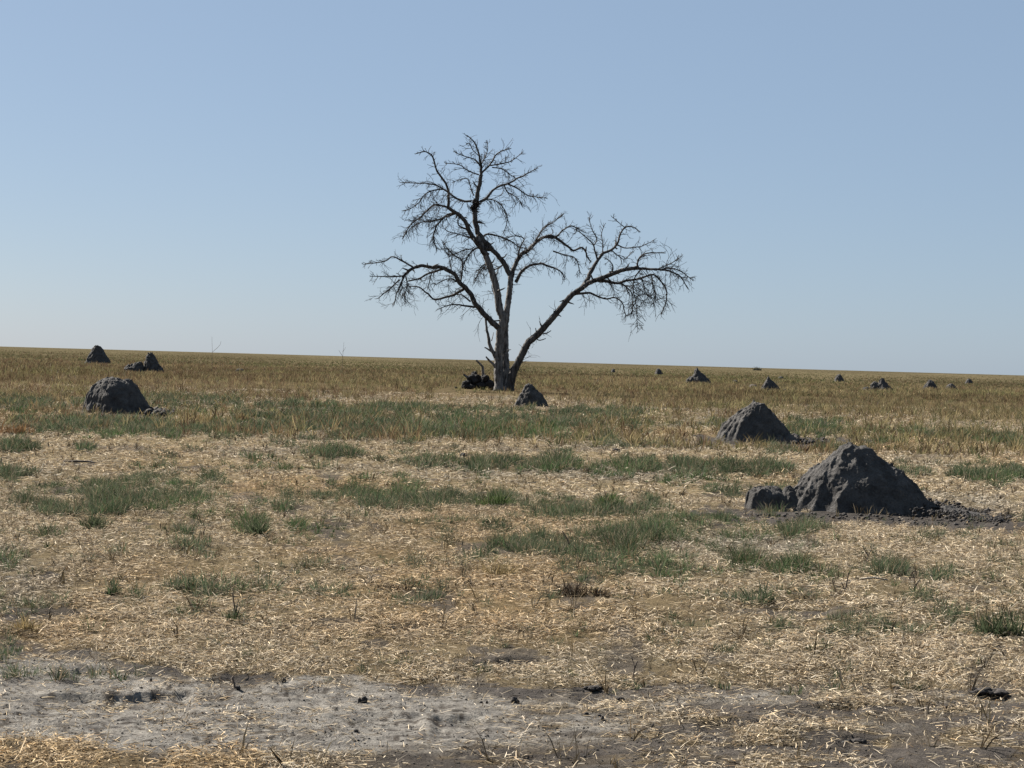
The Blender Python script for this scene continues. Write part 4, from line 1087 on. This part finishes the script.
# upright dry leaf curled over the track
p = ground_at(236, 688); s = np.hypot(p[0], p[1]) / F
leaf = empty('curled_leaf', (p[0], p[1], float(height(A([p[0]]), A([p[1]]))[0])))
tag(leaf, 'dark curled dead leaf with a short upright stalk on the pale track', 'leaf')
lm = lumps('leaf_blade', [lump((p[0] + 2 * s, p[1], 2.0 * s), (5.0 * s, 2.5 * s, 2.2 * s), 14, 3, .5)], M_CLOD, (p[0], p[1], 0), leaf)
tb = Tubes(); tb.add([(-1 * s, 0, 1 * s), (-2 * s, 0, 6 * s), (-4 * s, 0, 11 * s), (-3 * s, 0, 13 * s)], [.006, .005, .007, .003], 5); tb.build('leaf_stalk', M_STALK, leaf)
# a pale stick lying in the straw
p = ground_at(874, 586); s = np.hypot(p[0], p[1]) / F
tb = Tubes(); tb.add([(-14 * s, 0, .05), (0, .02, .06), (13 * s, -.02, .05)], [.008, .008, .005], 6)
o = tb.build('fallen_stick', mat_bark('pale_stick', (.3, .25, .19), (.45, .39, .3))); o.location = (p[0], p[1], 0)
tag(o, 'pale straight stick lying on the straw beside the dark forked stalk', 'stick')
p = ground_at(82, 463); s = np.hypot(p[0], p[1]) / F
tb = Tubes(); tb.add([(-20 * s, .1, .02), (-6 * s, 0, .035), (6 * s, .05, .03), (17 * s, -.05, .015)], [.008, .015, .013, .008], 7, rough=.12)
o = tb.build('fallen_stick', M_STALK); o.location = (p[0], p[1], -.01)
tag(o, 'dark rotten stick lying flat on the dry litter near the left edge', 'stick')

# scattered far bushes, each a small dome of leaves on the plain's rim
FAR = [(757, 371.5, 7, 1.4, 'dark low bush on the horizon above the sharp tipped mound')]
for i, (px, py, wpx, hpx, lab) in enumerate(FAR):
    q = 3.0; py = hor(px) + q
    p = ground_at(A([px * 1.0]), A([py]))[0]; s = np.hypot(p[0], p[1]) / F
    n = 34
    x = p[0] + rng.normal(0, .28, n) * wpx * s; y = p[1] + rng.normal(0, .28, n) * wpx * s
    V, Fc, Cc = tufts(x, y, 10, np.full(n, (hpx + q) * s) * rng.uniform(.5, 1, n), .7, np.full(n, .22), A([[.11, .11, .085]] * n), dr=.02)
    o = link_mesh('far_bush', V - A([p[0], p[1], 0]), Fc, M_GREEN, cols=Cc); o.location = (p[0], p[1], 0)
    tag(o, lab, 'bush', 'bushes on the horizon')

# ------------------------------------------------------------------ light
EL = R(37); AZ = R(-48)      # sun behind the scene to the left
w = bpy.data.worlds.new('World'); scene.world = w; w.use_nodes = True
nt = w.node_tree; nt.nodes.clear()
out = nt.nodes.new('ShaderNodeOutputWorld'); bg = nt.nodes.new('ShaderNodeBackground'); sky = nt.nodes.new('ShaderNodeTexSky')
sky.sky_type = 'NISHITA'; sky.sun_disc = False; sky.sun_elevation = EL; sky.sun_rotation = AZ
sky.altitude = 0; sky.air_density = 0.7; sky.dust_density = 0.5; sky.ozone_density = 1.0
bg.inputs['Strength'].default_value = 0.05
hz = nt.nodes.new('ShaderNodeMixRGB'); hz.inputs[0].default_value = 0.795       # dry season dust veil over the clear sky
hz.inputs[2].default_value = (1.52, 2.07, 2.82, 1)
nt.links.new(sky.outputs[0], hz.inputs[1]); nt.links.new(hz.outputs[0], bg.inputs['Color'])
nt.links.new(bg.outputs[0], out.inputs['Surface'])
sd = bpy.data.lights.new('sun', 'SUN'); sd.energy = 5.0; sd.angle = R(0.53); sd.color = (1, .95, .87)
so = bpy.data.objects.new('sun', sd); COL.objects.link(so)
sv = Vector((math.sin(AZ) * math.cos(EL), math.cos(AZ) * math.cos(EL), math.sin(EL)))
so.rotation_euler = sv.to_track_quat('Z', 'Y').to_euler(); so.location = (-20, 20, 30)

vs = scene.view_settings
vs.view_transform = 'Standard'; vs.look = 'None'; vs.exposure = 1.80; vs.gamma = 1; vs.use_curve_mapping = False
